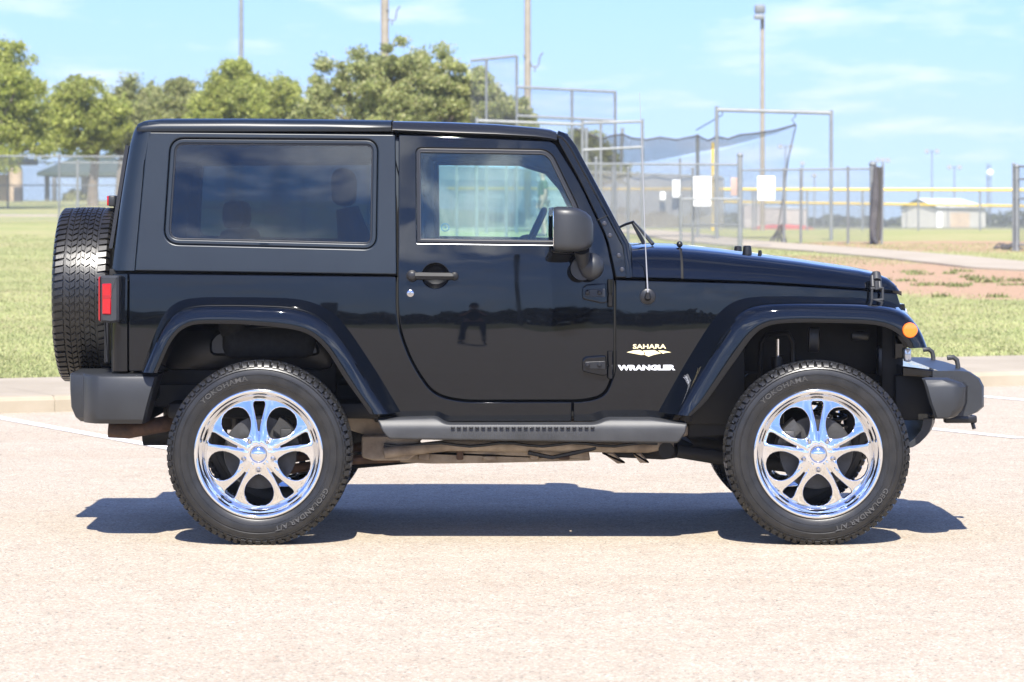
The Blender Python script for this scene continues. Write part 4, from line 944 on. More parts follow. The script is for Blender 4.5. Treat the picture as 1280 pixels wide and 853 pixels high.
# ---- cowl and hood: skinned across the car
def hood_rows(stations):
    rows = []
    for px, tpy, bpy_, off in stations:
        x = X(px, DB+.2); zb = Z(bpy_, DB); yb = body_y(x, zb)+max(0, x-.75)**2*.10+off; zt = Z(tpy, 15.1); h = zt-zb; rr = min(.15, h*.9)
        r_ = [(x, yb+.012, zb-.004), (x, yb, zb+.004), (x, yb+.001, zb+(h-rr)*.5)]
        for k in range(7):
            a = math.pi/2*k/6; r_.append((x, yb+.004+rr*1.7*(1-math.cos(a)), zb+(h-rr-.012)+rr*math.sin(a)))
        r_ += [(x, yb+.35, zt-.003), (x, YC, zt)]
        rows.append(r_+[(p[0], mir(p[1]), p[2]) for p in r_[-2::-1]])
    return rows
mb = MB(); mb.loft(hood_rows([(788.5, 303.5, 347.5, 0), (792, 304.5, 347.7, 0), (820, 304.6, 348.3, 0), (848.7, 305.5, 349, 0)]), False); mb.build('cowl', M['paint'], car, smooth=45)
st = [(851.8, 306, 349.6, 0), (870, 307.4, 350.2, 0), (900, 310.5, 351.4, 0), (950, 316.5, 353.6, 0), (1000, 323, 356.8, 0), (1040, 329, 359.6, 0), (1075, 334, 362.2, .003), (1098, 338.5, 364, .008), (1112, 343.5, 365.3, .015), (1120, 350, 366.2, .024), (1126, 358.5, 366.8, .04), (1129, 365.5, 367.2, .06)]
mb = MB(); mb.loft(hood_rows(st), False, False); hood = mb.build('hood', M['paint'], car, smooth=50)
mb = MB(); mb.loft(hood_rows([(846, 306.2, 349.4, .012), (855, 306.6, 349.8, .012)]), False); mb.build('hood_gap', M['seam'], car)
# little things on the hood: rubber bumpers, washer nozzles
for (px, y_, r_, h_) in ((934, 15.0, .021, .035), (922.5, 15.75, .02, .035), (950, 15.1, .009, .018)):
    x = X(px, y_); z = Z(317 if px < 945 else 318, y_); mb = MB(); mb.tube([(x, y_, z-.02), (x, y_, z+h_*.2), (x, y_, z+h_*.9), (x, y_, z+h_)], [r_, r_, r_*.85, r_*.6], 16); mb.build('hood_bumper', M['gasket'], hood)
mb = MB(); x = X(849.5, 14.9); z = Z(304.5, 14.9); mb.sphere((x, 14.9, z-.004), .014, 12, 8); mb.build('washer_nozzle', M['gasket'], hood)
mb = MB(); mb.sphere((X(778.5, 14.8), 14.8, Z(302, 14.8)), .016, 12, 8); mb.build('washer_nozzle', M['gasket'], hood)
# rubber hood latch: strap, buckle, base
for sd in (1, -1):
    def yb_(px, py): x, z = W(px, py, DB); return bf()(x, z)
    mb = MB(); o_ = -.018
    def bar(p, q, wpx, th, oo=0.0):
        a = Vector((X(p[0], DB), yb_(*p)-.012+oo+(0.02 if p[1] < 348 else 0), Z(p[1], DB))); b = Vector((X(q[0], DB), yb_(*q)-.012+oo+(0.02 if q[1] < 348 else 0), Z(q[1], DB)))
        mb.tube([a, b], wpx*DB/F/2, 8)
    bar((1100.5, 343), (1100.5, 352), 12, .01); bar((1095.5, 346), (1095.5, 360), 6, .01, -.008); bar((1104, 346), (1104.5, 362), 6, .01, -.008); bar((1099.5, 352), (1100, 363), 6, .01, -.016)
    bar((1094, 362), (1094, 377), 3.5, .01, -.012); bar((1108, 360), (1108, 376), 3.5, .01, -.012); bar((1094, 377), (1108, 376), 4, .01, -.012); bar((1092, 362), (1107, 361), 4, .01, -.012)
    bar((1091, 380), (1107, 379), 4, .01, .004)
    (mb if sd > 0 else mirror_mb(mb)).build('hood_latch', M['bumper'], car, smooth=50)
# antenna
mb = MB(); c = near(809.5, 371); c.y = bf()(c.x, c.z); mb.tube([(c.x, c.y+.006, c.z), (c.x, c.y-.008, c.z), (c.x, c.y-.012, c.z)], [.036, .034, .026], 24); mb.tube([(c.x, c.y-.01, c.z-.004), (c.x, c.y-.03, c.z+.0), (c.x, c.y-.034, c.z+.02)], [.015, .014, .008], 14)
ant = mb.build('antenna_base', M['gasket'], car)
mb = MB(); mb.tube([(c.x, c.y-.034, c.z+.01), (X(806, 14.7), 14.66, Z(300, 14.7)), (X(803, 14.75), 14.74, Z(200, 14.75)), (X(799.5, 14.8), 14.8, Z(116, 14.8))], [.0036, .0022, .0016, .0011], 6); mb.build('antenna_mast', M['mast'], ant)
# wipers
for k, dy in enumerate((.0, .75)):
    y_ = 14.95+dy; mb = MB()
    mb.tube([(X(776, y_), y_+.1, Z(284, y_)), (X(783, y_), y_+.05, Z(280.5, y_)), (X(792, y_), y_, Z(277.5, y_))], .006, 6)
    mb.tube([(X(792, y_), y_, Z(277.5, y_)), (X(803, y_), y_, Z(290, y_)), (X(816, y_), y_-.02, Z(305.5, y_))], [.007, .014, .018], 6, flat=.5)
    mb.tube([(X(790, y_), y_+.01, Z(278.5, y_)), (X(798, y_), y_-.02, Z(292, y_)), (X(805, y_), y_-.03, Z(305, y_))], [.005, .012, .012], 6, flat=.5)
    mb.build('wiper', M['gasket'], car)
# ---- flares
def flare(Ap, Bp, Cp, name, yB, inner=14.74):
    n = 56
    def rs(pl):
        P_ = [Vector(W(p[0], p[1], 14.55)) for p in pl]; out = []
        L_ = [0]
        for a, b in zip(P_, P_[1:]): L_.append(L_[-1]+(b-a).length)
        for i in range(n+1):
            t = L_[-1]*i/n; k = max(j for j in range(len(L_)) if L_[j] <= t+1e-9); k = min(k, len(P_)-2); q = (t-L_[k])/(L_[k+1]-L_[k]); out.append(P_[k].lerp(P_[k+1], q))
        for _ in range(4): out = [out[0]]+[(out[i-1]+out[i]*2+out[i+1])/4 for i in range(1, n)]+[out[-1]]
        return out
    a, b, c = rs(Ap), rs(Bp), rs(Cp); rows = []
    for i in range(n+1):
        A3 = Vector((a[i].x, bf()(a[i].x, a[i].y)+.012, a[i].y)); B3 = Vector((b[i].x, yB, b[i].y)); C3 = Vector((c[i].x, yB-.012, c[i].y))
        row = [A3, A3.lerp(B3, .06)+Vector((0, -.012, 0))]
        p0 = A3.lerp(B3, .72); p2 = B3.lerp(C3, .34); row.append(A3.lerp(B3, .4))
        for k in range(7):
            t = k/6; row.append(p0*(1-t)**2+B3*2*t*(1-t)+p2*t*t)
        row += [B3.lerp(C3, .65), C3+(B3-C3)*.06, C3+Vector((0, .004, 0))-(B3-C3)*.03, C3+Vector((0, .02, 0))-(B3-C3)*.02, Vector((C3.x, inner, C3.z))]
        rows.append(row)
    mb = MB(); mb.loft(rows, False); e0, e1 = rows[0], rows[-1]; mb.add(e0, [tuple(range(len(e0)))]); mb.add(e1, [tuple(range(len(e1)))])
    return mb
rA = [(172.5, 465.5), (185, 430), (198, 398), (207, 383), (222, 375), (245, 372), (300, 372), (360, 373), (381, 375.5), (402, 382), (423, 397), (441, 421), (474, 471), (500, 516)]
rB = [(180, 465.5), (202.5, 412.5), (214, 396), (228, 386), (250, 382.5), (300, 382.5), (355, 384.5), (378, 388), (398, 396), (416, 410), (440, 443), (462, 481), (487, 517)]
rC = [(197.5, 465.5), (212.5, 430), (224, 413), (236, 405.5), (252.5, 403.5), (300, 404), (350, 408), (376, 412), (393, 419), (411, 437.5), (431, 471), (464, 517)]
fA = [(824, 517), (854, 462), (883, 415), (903, 388), (921, 375.5), (946.6, 371.5), (1000, 371.5), (1073, 373.5), (1118, 377), (1131, 381), (1146, 392), (1156, 408), (1163, 433)]
fB = [(845, 518), (876, 467), (903, 421), (920, 398), (937, 387), (957, 382.5), (1000, 381), (1073, 382), (1110, 385), (1132, 392), (1146, 406), (1155, 421), (1159, 434)]
fC = [(862, 519), (880, 503), (905, 467), (918, 449), (938, 420), (951, 408), (968, 403.5), (1000, 402), (1078, 403.5), (1104, 406.5), (1120, 414), (1131, 425), (1136, 435)]
both(flare(rA, rB, rC, 'flare', 14.50), 'wheel_arch_flare', M['paint'], 50)
both(flare(fA, fB, fC, 'flare', 14.50), 'wheel_arch_flare', M['paint'], 50)
# top tray between hood side and front flare
# amber side marker
mb = MB(); x, z = W(1137, 413, 14.5); mb.loft([[(x+r_*math.cos(a), y_, z+r_*math.sin(a)) for a in frange(0, 2*math.pi*27/28, 27)] for r_, y_ in ((.034, 14.52), (.033, 14.482), (.030, 14.476), (.020, 14.474), (.004, 14.473))], True, True); both(mb, 'side_marker', M['orange'])

# ---- wheel wells, floor, inner structure
def slab(name, px0, py0, px1, py1, y0, y1, mat, bev=.02, sm_=35):
    x0, z0 = W(px0, py0, 15); x1, z1 = W(px1, py1, 15); mb = MB(); mb.box(((x0+x1)/2, (y0+y1)/2, (z0+z1)/2), (abs(x1-x0), y1-y0, abs(z1-z0)), bev); return mb.build(name, M[mat], car, smooth=sm_)
slab('floor_pan', 215, 500, 850, 520, 14.78, 16.06, 'dark')
slab('engine_bay', 925, 392, 1120, 470, 15.12, 15.72, 'dark', .05)
slab('hood_liner', 860, 356, 1119, 392, 14.92, 15.92, 'seam', .01)
slab('body_liner', 149, 344, 168, 463, 14.70, 16.14, 'seam', .01)
slab('body_liner', 146, 335, 760, 350, 14.725, 16.115, 'seam', .003)
slab('wheel_well', 200, 408, 420, 466, 14.98, 15.86, 'liner', .06)
slab('wheel_well', 905, 380, 1105, 388, 14.88, 15.96, 'dark', .005)
slab('bumper_bracket', 1116, 468, 1166, 524, 14.90, 15.94, 'dark', .01)
slab('fuel_tank', 200, 480, 470, 540, 15.1, 15.75, 'dark', .04)
slab('firewall', 850, 385, 862, 525, 14.8, 16.04, 'dark', .01)
slab('firewall', 470, 430, 478, 525, 14.8, 16.04, 'dark', .01)
slab('inner_fender', 858, 388, 930, 530, 14.95, 15.1, 'dark', .01)
slab('rear_floor', 188, 452, 420, 498, 15.02, 15.86, 'dark', .01)
slab('rear_crossmember', 150, 440, 200, 500, 14.85, 15.99, 'dark', .02)
slab('radiator_support', 1100, 390, 1128, 500, 14.95, 15.89, 'dark', .02)
# shaped hump and shelf in the rear well, braces in the front well
mb = MB(); pts = [(262, 425), (270, 416), (292, 408), (340, 405), (372, 410), (395, 425), (402, 445), (262, 445)]; mb.prism(rounded(px2(pts, 14.95), .05), 14.935, 14.99, .012); both(mb, 'well_pressing', M['liner'], far=False)
mb = MB(); mb.prism(rounded(px2([(291, 430, 4), (300, 420, 12), (325, 414, 12), (350, 416, 12), (368, 426, 6), (370, 441, 4), (291, 441, 4)], 14.93)), 14.915, 14.93, .005); both(mb, 'well_pressing', M['dark'], far=False)
mb = MB()
for a, b_, r_ in (((952, 470), (955, 425), 6), ((1010, 414), (1010, 436), 8)): pass
mb.tube([P3(950, 480, 14.95), P3(951, 428, 14.95), P3(960, 418, 14.95), P3(985, 416, 14.95), P3(991, 428, 14.95), P3(991, 500, 14.95)], .012, 8); mb.build('sway_bracket', M['gasket'], car)
mb = MB(); mb.tube([P3(972, 424, 14.93), P3(972, 446, 14.93)], .009, 10); mb.build('shock_rod', M['chrome'], car)
mb = MB(); mb.tube([P3(972, 446, 14.93), P3(972, 530, 14.93)], .028, 12); mb.build('shock_absorber', M['gasket'], car)
mb = MB(); mb.tube([P3(290, 440, 15.1), P3(300, 560, 15.1)], .03, 12); mb.build('shock_absorber', M['gasket'], car)
for (cx, cy) in ((1040, 500), (330, 500)):
    for y_ in (15.05, 15.79):
        mb = MB(); pts = []; x, z = W(cx, cy, 15.1)
        for k in range(73): a = k*math.pi/6; pts.append((x+.06*math.cos(a), y_+.06*math.sin(a), z-.12+.28*k/72))
        mb.tube(pts, .008, 6); mb.build('coil_spring', M['gasket'], car)
mb = MB(); mb.box((*[X(1018, 14.9), 14.92], Z(425, 14.9)), (.05, .03, .11), .008); mb.build('engine_bracket', M['liner'], car); mb = MB(); mb.box((X(1075, 14.95), 14.95, Z(420, 14.95)), (.08, .05, .04), .01); mb.build('engine_bracket', M['liner'], car); mb = MB(); mb.box((X(1108, 14.95), 15.0, Z(452, 14.95)), (.07, .08, .13), .01); mb.build('engine_bracket', M['liner'], car)
# frame rails (rusty, mud splashed)
def rail_poly(name, pts, d, w_, mat, far=True, bev=.006):
    mb = MB(); mb.prism(rounded(px2(pts, d)), d, d+w_, bev); return both(mb, name, M[mat], far=far)
rail_poly('frame_rail', [(410, 530, 3), (470, 548, 3), (640, 553, 3), (820, 553, 3), (860, 545, 3), (860, 532, 3), (500, 532, 3), (420, 512, 3)], 14.98, .07, 'rust')
rail_poly('frame_rail', [(860, 528, 3), (905, 520, 3), (960, 470, 10), (1120, 478, 3), (1120, 502, 3), (970, 500, 8), (910, 545, 6), (860, 548, 3)], 14.99, .07, 'dark')
rail_poly('frame_rail', [(120, 480, 2), (300, 480, 10), (420, 512, 8), (420, 535, 3), (300, 510, 10), (120, 508, 2)], 14.99, .07, 'dark')
rail_poly('body_mount', [(452, 545, 3), (452, 572, 4), (466, 576, 4), (510, 576, 4), (530, 560, 6), (520, 545, 3)], 14.93, .05, 'rust')
rail_poly('skid_plate', [(470, 560, 3), (520, 566, 4), (620, 563, 5), (736, 563, 2), (738, 576, 2), (620, 579, 4), (540, 580, 4), (476, 577, 4)], 15.0, .5, 'rust', far=False)
rail_poly('crossmember', [(738, 556, 2), (770, 572, 4), (830, 575, 4), (862, 570, 5), (868, 556, 4), (850, 548, 2)], 15.05, .4, 'dark', far=False)
rail_poly('mount_bracket', [(752, 566, 1), (766, 566, 1), (782, 579, 1), (772, 580, 1)], 14.98, .04, 'rust', far=False)
rail_poly('mount_bracket', [(790, 566, 1), (801, 566, 1), (812, 579, 1), (800, 579, 1)], 14.98, .04, 'rust', far=False)
mb = MB(); mb.tube([P3(480, 566, 14.9), P3(560, 557, 14.93), P3(690, 558, 14.95), P3(810, 559, 14.95), P3(840, 553, 14.98)], .026, 12); mb.build('exhaust_pipe', M['rust'], car)
mb = MB(); mb.tube([P3(840, 555, 15.0), P3(832, 562, 15.0), P3(900, 573, 15.05)], .03, 10); mb.build('control_arm', M['dark'], car)
mb = MB(); mb.tube([P3(846, 564, 14.96), P3(905, 572, 15.0), P3(1005, 585, 15.05)], .024, 10, flat=1.25); mb.tube([P3(833, 563, 14.93), P3(833, 563, 15.0)], .036, 14); both(mb, 'control_arm', M['dark'])
mb = MB(); mb.tube([P3(500, 572, 15.0), P3(440, 575, 15.0), P3(340, 590, 15.05)], .022, 10); both(mb, 'control_arm', M['rustdark'])
for wx in (X(323, 14.5), X(1023, 14.5)):
    mb = MB(); mb.tube([(wx, 14.72, .395), (wx, 16.12, .395)], .04, 14); mb.sphere((wx, 15.42 if wx < 0 else 15.65, .395), .13, 18, 12, (1, .8, 1)); mb.build('axle', M['dark'], car)
mb = MB(); mb.tube([(X(1023, 14.5)+.16, 14.8, .42), (X(1023, 14.5)+.16, 16.04, .42)], .018, 8); mb.build('steering_rod', M['dark'], car)
mb = MB(); mb.tube([P3(640, 560, 15.4), P3(420, 580, 15.42)], .03, 10); mb.build('driveshaft', M['dark'], car)
# tailpipe and muffler
mb = MB(); a, b_ = P3(136, 537, 14.95), P3(207, 530, 14.97); mb.tube([a, P3(160, 538.5, 14.95), b_, P3(260, 515, 15.1)], [.037, .036, .036, .036], 16, caps=False); mb.tube([(a[0]+.001, a[1], a[2]), P3(160, 538.5, 14.95)], [.031, .031], 16, caps=False); mb.build('tailpipe', M['rustdark'], car)
mb = MB(); mb.tube([P3(180, 540, 15.5), P3(235, 540, 15.5)], .09, 16, flat=.7); mb.build('muffler', M['dark'], car)

for k_, px_ in enumerate((505, 548, 592, 640, 688, 732, 780, 822)):
    mb = MB(); p_ = Vector(P3(px_, 547-3*(k_ % 2), 14.975)); mb.tube([p_, p_+Vector((0, -.012, 0))], .011, 6); mb.build('bolt', M['rustdark'], car)
for px_, py_, w_, h_ in ((530, 571, .05, .03), (575, 568, .03, .05), (612, 573, .06, .02), (668, 569, .04, .04), (705, 572, .05, .02)):
    mb = MB(); mb.box(P3(px_, py_, 14.985), (w_, .03, h_), .006); mb.build('bracket', M['rustdark' if px_ % 2 else 'rust'], car)
mb = MB(); mb.tube([P3(480+i*18, 556+2.2*math.sin(i*1.3), 14.90) for i in range(20)], .006, 6); mb.build('brake_line', M['gasket'], car)
mb = MB(); mb.tube([P3(660, 566, 14.92), P3(690, 572, 14.93), P3(720, 566, 14.93), P3(745, 560, 14.93)], .009, 6); mb.build('hose', M['gasket'], car)
# ---- side step
stp = [(471, 524.4, 2), (500, 523.5), (545, 522, 6), (557, 530.5, 8), (745, 530.5, 8), (759, 524, 6), (815, 524.4), (859.5, 530, 2), (857, 541, 3), (848, 554.5, 4), (700, 552.5), (486, 549.5, 5), (478, 540, 3)]
for sd in (1, -1):
    so = rounded(px2(stp, 14.5)); f_ = lambda x, z: 14.505+((z-.50)**2*1.6 if z < .50 else (z-.50)**2*9)
    step_ = panel('side_step', so, f_, M['bumper'], car, thick=.16, r=.009, grid=.02, side=sd)
    mb = MB(); x0, x1 = X(553, 14.5), X(750, 14.5); mb.box(((x0+x1)/2, 14.60, Z(533.5, 14.55)), (x1-x0, .16, .018), .005); (mb if sd > 0 else mirror_mb(mb)).build('step_pad', M['matte'], step_)
    mb = MB()
    for k in range(24):
        x = X(566+k*7.6, 14.5); mb.box((x, 14.498, Z(534.6, 14.5)), (.017, .014, .0075), .0025); mb.box((x+.007, 14.57, Z(532.2, 14.5)), (.012, .08, .008), .002)
    (mb if sd > 0 else mirror_mb(mb)).build('tread_ribs', M['gasket'], step_)

# ---- bumpers
def bumper_rear():
    rows = []
    # plan outline of the wrap-round cap, lofted in height
    for z, xl, xr, o_ in ((Z(529.5, 14.6), 106, 179.5, .03), (Z(524, 14.6), 101, 181.5, .012), (Z(512, 14.6), 96.5, 184.5, .002), (Z(490, 14.6), 95.2, 190.5, 0), (Z(474, 14.6), 94.8, 195.5, .004), (Z(470.5, 14.6), 95.2, 196.5, .008), (Z(466.5, 14.75), 97.5, 197.3, .028)):
        x0, x1 = X(xl, 15.0), X(xr, 14.56); y0 = 14.545+o_
        r_ = [(x1, 14.80, z), (x1, y0+.02, z), (x1-.01, y0+.004, z), (x1-.12, y0, z), (X(126, 14.6), y0+.006, z), (X(119, 14.6), y0+.016, z), (X(112, 14.6), y0+.045, z), (X(106.5, 14.7), y0+.10, z), (X(104, 14.7), y0+.15, z), (x0+.012, y0+.18, z), (x0+.0, y0+.25, z), (x0-.012, YC, z)]
        back = [(X(150, 14.8), YC, z), (X(150, 14.8), 14.80, z)]
        rows.append((r_, back))
    mb = MB(); full = [r_+[(p[0], mir(p[1]), p[2]) for p in r_[-2::-1]] for r_, bk_ in rows]; mb.loft(full, False); 
    for r_ in (full[0], full[-1]): mb.add(r_, [tuple(range(len(r_)))])
    return mb
bumper_rear().build('rear_bumper', M['matte'], car, smooth=28)
def bumper_front():
    mb = MB(); full = []
    for z, xa, xb, o_ in ((Z(523.5, 14.6), 1169.5, 1192, .028), (Z(521.5, 14.6), 1168.5, 1197, .008), (Z(514, 14.6), 1166, 1204, .002), (Z(504, 14.6), 1162, 1208.8, .0), (Z(484, 14.6), 1156.5, 1209.3, .0), (Z(479, 14.6), 1155, 1205, .004), (Z(474.8, 14.6), 1153.5, 1192, .008), (Z(472.8, 14.62), 1152.7, 1187, .028)):
        x0, x1 = X(xa, 14.56), X(xb, 14.58); y0 = 14.56+o_
        r_ = [(x0+.045, 14.72, z), (x0+.002, y0+.012, z), (x0+.012, y0+.002, z), (x0+(x1-x0)*.62, y0, z), (x1-.035, y0+.008, z), (x1-.01, y0+.03, z), (x1, y0+.075, z), (x1+.006, y0+.12, z), (x1+.02, 14.72, z)]
        full.append(r_)
    mb.loft(full, False); mb.add(full[0], [tuple(range(9))]); mb.add(full[-1], [tuple(range(9))])
    return mb
both(bumper_front(), 'bumper_end', M['matte'], 28)
mb = MB(); full = []
for z, xb in ((Z(517.5, 14.9), 1203), (Z(513, 14.9), 1214), (Z(506, 14.9), 1222), (Z(481, 14.9), 1222), (Z(471, 14.9), 1217), (Z(463, 14.9), 1205), (Z(461.5, 14.9), 1196)):
    x1 = X(xb, 14.95); r_ = [(X(1163, 14.8), 14.724, z), (x1-.012, 14.724, z), (x1, 14.75, z), (x1+.004, 14.9, z), (x1+.018, 15.1, z), (x1+.02, YC, z)]; full.append(r_+[(p[0], mir(p[1]), p[2]) for p in r_[-2::-1]])
mb.loft(full, False)
for r_ in (full[0], full[-1]): mb.add(r_, [tuple(range(len(r_)))])
mb.build('front_bumper', M['matte'], car, smooth=30)
mb = MB(); mb.prism(rounded(px2([(1128, 458, 2), (1160, 462, 2), (1196, 467, 2), (1196, 474, 2), (1128, 470, 2)], 14.72)), 14.74, 16.1, .006); mb.build('bumper_top', M['paint'], car)
for y_ in (14.98, 15.86):
    s0 = X(1184, 14.98); mb = MB(); z0 = Z(447.5, 14.98); x0 = X(1184, 14.98)
    mb.tube([(x0, y_, z0), (x0+.028, y_, z0+.002), (x0+.043, y_, z0-.01), (x0+.048, y_, z0-.035), (x0+.048, y_, z0-.085)], .011, 10); mb.build('tow_hook', M['bumper'], car)
mb = MB(); rows = []      # air dam curving under the nose
for k in range(13):
    t = k/12; y_ = 14.84+t*1.16; bow = .075*(1-(2*t-1)**2); rows.append([(X(a_, 15)+bow*q_, y_, Z(b_, 15)) for a_, b_, q_ in ((1160, 521, .9), (1159, 529, .9), (1156, 537, .88), (1151, 544, .84), (1144, 551, .8), (1136, 556, .7), (1131, 557, .6), (1128, 553, .5), (1138, 545, .7), (1146, 535, .8), (1149, 521, .8))])
mb.loft(rows, True, True); mb.build('air_dam', M['matte'], car, smooth=50)
mb = MB(); mb.box((X(1200, 15.42), 15.42, Z(524, 15.42)), (.15, .06, .035), .008); mb.tube([(X(1213, 15.42), 15.42, Z(519, 15.42)), (X(1217, 15.42), 15.40, Z(536, 15.42))], .009, 8); mb.build('tow_bar', M['gasket'], car)
# grille and headlights (seen on edge)
zt, zb = Z(380, 14.9), Z(448, 14.9); xg = X(1131, 14.9)
mb = MB(); mb.prism(rounded([(xg-.05, zt-.0), (xg-.005, zt), (xg+.012, (zt+zb)/2), (xg-.0, zb), (xg-.05, zb)]), 14.86, 15.98, .004)
gr = mb.build('grille', M['paint'], car)
for k in range(7):
    mb = MB(); y_ = 15.42+(k-3)*.082; mb.box((xg+.012, y_, (zt+zb)/2), (.014, .045, (zt-zb)*.78), .006); mb.build('slot', M['seam'], gr)
for s_ in (-1, 1):
    mb = MB(); y_ = 15.42+s_*.43; zc = (zt+zb)/2+.02; rot = Matrix.Rotation(R(90), 3, 'Z'); mb.lathe([(-.028, .005), (-.022, .05), (-.01, .078), (.01, .085), (.02, .085)], 28)
    mb.v = [tuple(rot@Vector(p)+Vector((xg+.005, y_, zc))) for p in mb.v]; mb.build('headlight', M['lamp'], gr)
mb = MB(); mb.box((X(1134.5, 14.82), 14.83, Z(444, 14.82)), (.03, .05, .06), .008); both(mb, 'turn_signal', M['lamp'])

# ---- tail lights, brake light, badges
for sd in (1, -1):
    mb = MB(); mb.prism(rounded(px2([(126, 345, 3), (149.5, 344.5, 3), (149.5, 402, 3), (141, 404, 3), (126, 402.5, 3)], 14.62)), 14.585, 14.80, .010); tl = (mb if sd > 0 else mirror_mb(mb)).build('tail_light', M['matte'], car)
    mb = MB(); mb.prism(rounded(px2([(127.8, 355, 1.5), (139.5, 354.5, 1.5), (139, 393.5, 1.5), (128, 393, 1.5)], 14.59)), 14.578, 14.60, .004); (mb if sd > 0 else mirror_mb(mb)).build('side_lens', M['red'], tl)
    mb = MB(); mb.prism(rounded(px2([(128.2, 369.5, .5), (139, 369, .5), (139, 373, .5), (128.2, 373.2, .5)], 14.58)), 14.5765, 14.579, .0008); (mb if sd > 0 else mirror_mb(mb)).build('lens_bar', M['reddark'], tl)
    mb = MB(); mb.prism(rounded(px2([(123.8, 346.5, 2), (127, 345.5, 1), (127, 402, 1), (123.8, 400.5, 2)], 14.62)), 14.592, 14.78, .004); (mb if sd > 0 else mirror_mb(mb)).build('rear_lens', M['reddark'], tl)
mb = MB(); mb.box((X(143, 15.4), 15.42, Z(251.5, 15.4)), (.03, .25, .05), .006); mb.box((X(146, 15.4), 15.42, Z(258, 15.4)), (.03, .05, .04), .004); bl = mb.build('brake_light', M['matte'], car)
mb = MB(); mb.box((X(138.3, 15.4), 15.42, Z(251.3, 15.4)), (.012, .24, .045), .004); mb.build('lens', M['red'], bl)
mb = MB(); mb.prism(rounded(px2([(130, 400, 1), (137, 400, 1), (137, 455, 2), (130, 455, 2)], 15.0)), 15.0, 15.84, .008); mb.box((X(134, 15.4), 15.42, 1.06), (.30, .12, .12), .01); mb.build('spare_carrier', M['gasket'], car)
def badge(txt, px, py, size, sx, mat, name, rot=0.0, off=.003, dd=None, spacing=1.0, shear=0.0, ofs=0.0):
    vs, fs = text_mesh(txt, size, .0012, sx, ofs, spacing); x0, z0 = W(px, py, DB); mb = MB(); c, s_ = math.cos(rot), math.sin(rot)
    out = []
    for q in vs:
        a, b_ = q[0]*c-q[1]*s_, q[0]*s_+q[1]*c
        a += shear*b_; yy = (bf()(x0+a, z0+b_) if dd is None else dd)-off-q[2]; out.append((x0+a, yy, z0+b_))
    mb.add(out, fs); return mb.build(name, M[mat], car, smooth=0, fix=False)
badge('SAHARA', 811.5, 433.5, .0265, 1.42, 'gold', 'badge', ofs=.0007, spacing=1.02)
badge('WRANGLER', 808, 460, .0290, 1.55, 'white', 'badge', ofs=.0016, spacing=1.0)
mb = MB()
for poly in ([(783.2, 440.4), (792, 438), (799.5, 437.6), (804.5, 439.6), (805.3, 443.6), (801.5, 443.8)], [(803.6, 438.2), (818, 437.8), (822.5, 440.0), (826.5, 441.8), (817.5, 443.6), (810.6, 446), (805.6, 443.6), (806.4, 441.6)], [(822.3, 438.2), (829, 438.3), (839.2, 440.6), (831, 441.4), (829, 442.6)]):
    pp = px2(poly, DB); mb.loft([[(x, bf()(x, z)-.0035, z) for x, z in pp], [(x, bf()(x, z)+.002, z) for x, z in pp]], True, True)
mb.build('badge_emblem', M['gold'], car, smooth=0)
vs, fs = text_mesh('JEEP', .017, .0006, 1.0, .0003); x0, z0 = W(858.5, 476, 14.56); mb = MB(); dg_ = bpy.context.evaluated_depsgraph_get(); out = []
for q in vs:
    a_ = R(-74); xx, zz = x0+q[0]*math.cos(a_)-q[1]*math.sin(a_), z0+q[0]*math.sin(a_)+q[1]*math.cos(a_)
    hit = S.ray_cast(dg_, Vector((xx, 14.0, zz)), Vector((0, 1, 0))); out.append((xx, (hit[1].y if hit[0] else 14.55)-.0012-q[2]*.5, zz))
mb.add(out, fs); mb.build('flare_mark', M['nut'], car, smooth=0, fix=False)

# ---- mirrors
for sd in (1, -1):
    mb = MB(); secs = []
    # lofted front to back along x: rounded trapezoid housing
    for px, zt_, zb_, y0, y1 in ((693, 262, 309, 14.30, 14.52), (692.3, 259.5, 313, 14.285, 14.535), (697, 258.3, 314.8, 14.275, 14.545), (712, 258.8, 315, 14.275, 14.55), (722, 260.5, 314.5, 14.285, 14.55), (732, 265, 312.5, 14.305, 14.55), (738.5, 271, 309, 14.335, 14.545), (741.5, 280, 302, 14.375, 14.52)):
        x = X(px, 14.4); z1 = Z(zt_, 14.4); z0 = Z(zb_, 14.4); yc, hy = (y0+y1)/2, (y1-y0)/2; zc, hz = (z0+z1)/2, (z1-z0)/2; ring = []
        for k in range(32):
            a = 2*math.pi*k/32; e = 0.30; ring.append((x, yc+hy*math.copysign(abs(math.cos(a))**e, math.cos(a)), zc+hz*math.copysign(abs(math.sin(a))**e, math.sin(a))))
        secs.append(ring)
    mb.loft(secs, True, True)
    mr = (mb if sd > 0 else mirror_mb(mb)).build('mirror', M['matte'], car, smooth=50)
    mb = MB(); mb.box((X(691.8, 14.4), 14.41, Z(286, 14.4)), (.004, .20, .15), .0015); (mb if sd > 0 else mirror_mb(mb)).build('mirror_glass', M['chrome'], mr)
    mb = MB(); c1 = Vector(P3(738, 333.5, 14.5)); mb.tube([P3(727, 312, 14.46), P3(728.5, 325, 14.5), P3(731, 334, 14.53)], [.034, .031, .03], 16); mb.sphere(c1+Vector((.004, .03, 0)), .056, 24, 16, (1, .85, 1.05)); mb.tube([c1+Vector((-.035, .02, -.01)), c1+Vector((-.035, .12, -.01))], .05, 18); mb.build  # arm
    (mb if sd > 0 else mirror_mb(mb)).build('mirror_arm', M['matte'], mr, smooth=50)
    mb = MB(); mb.prism(rounded(px2([(688, 313, 1), (716, 315, 1), (720, 318, 1), (692, 316.5, 1)], 14.5)), 14.50, 14.62, .003); (mb if sd > 0 else mirror_mb(mb)).build('mirror_foot', M['gasket'], mr)

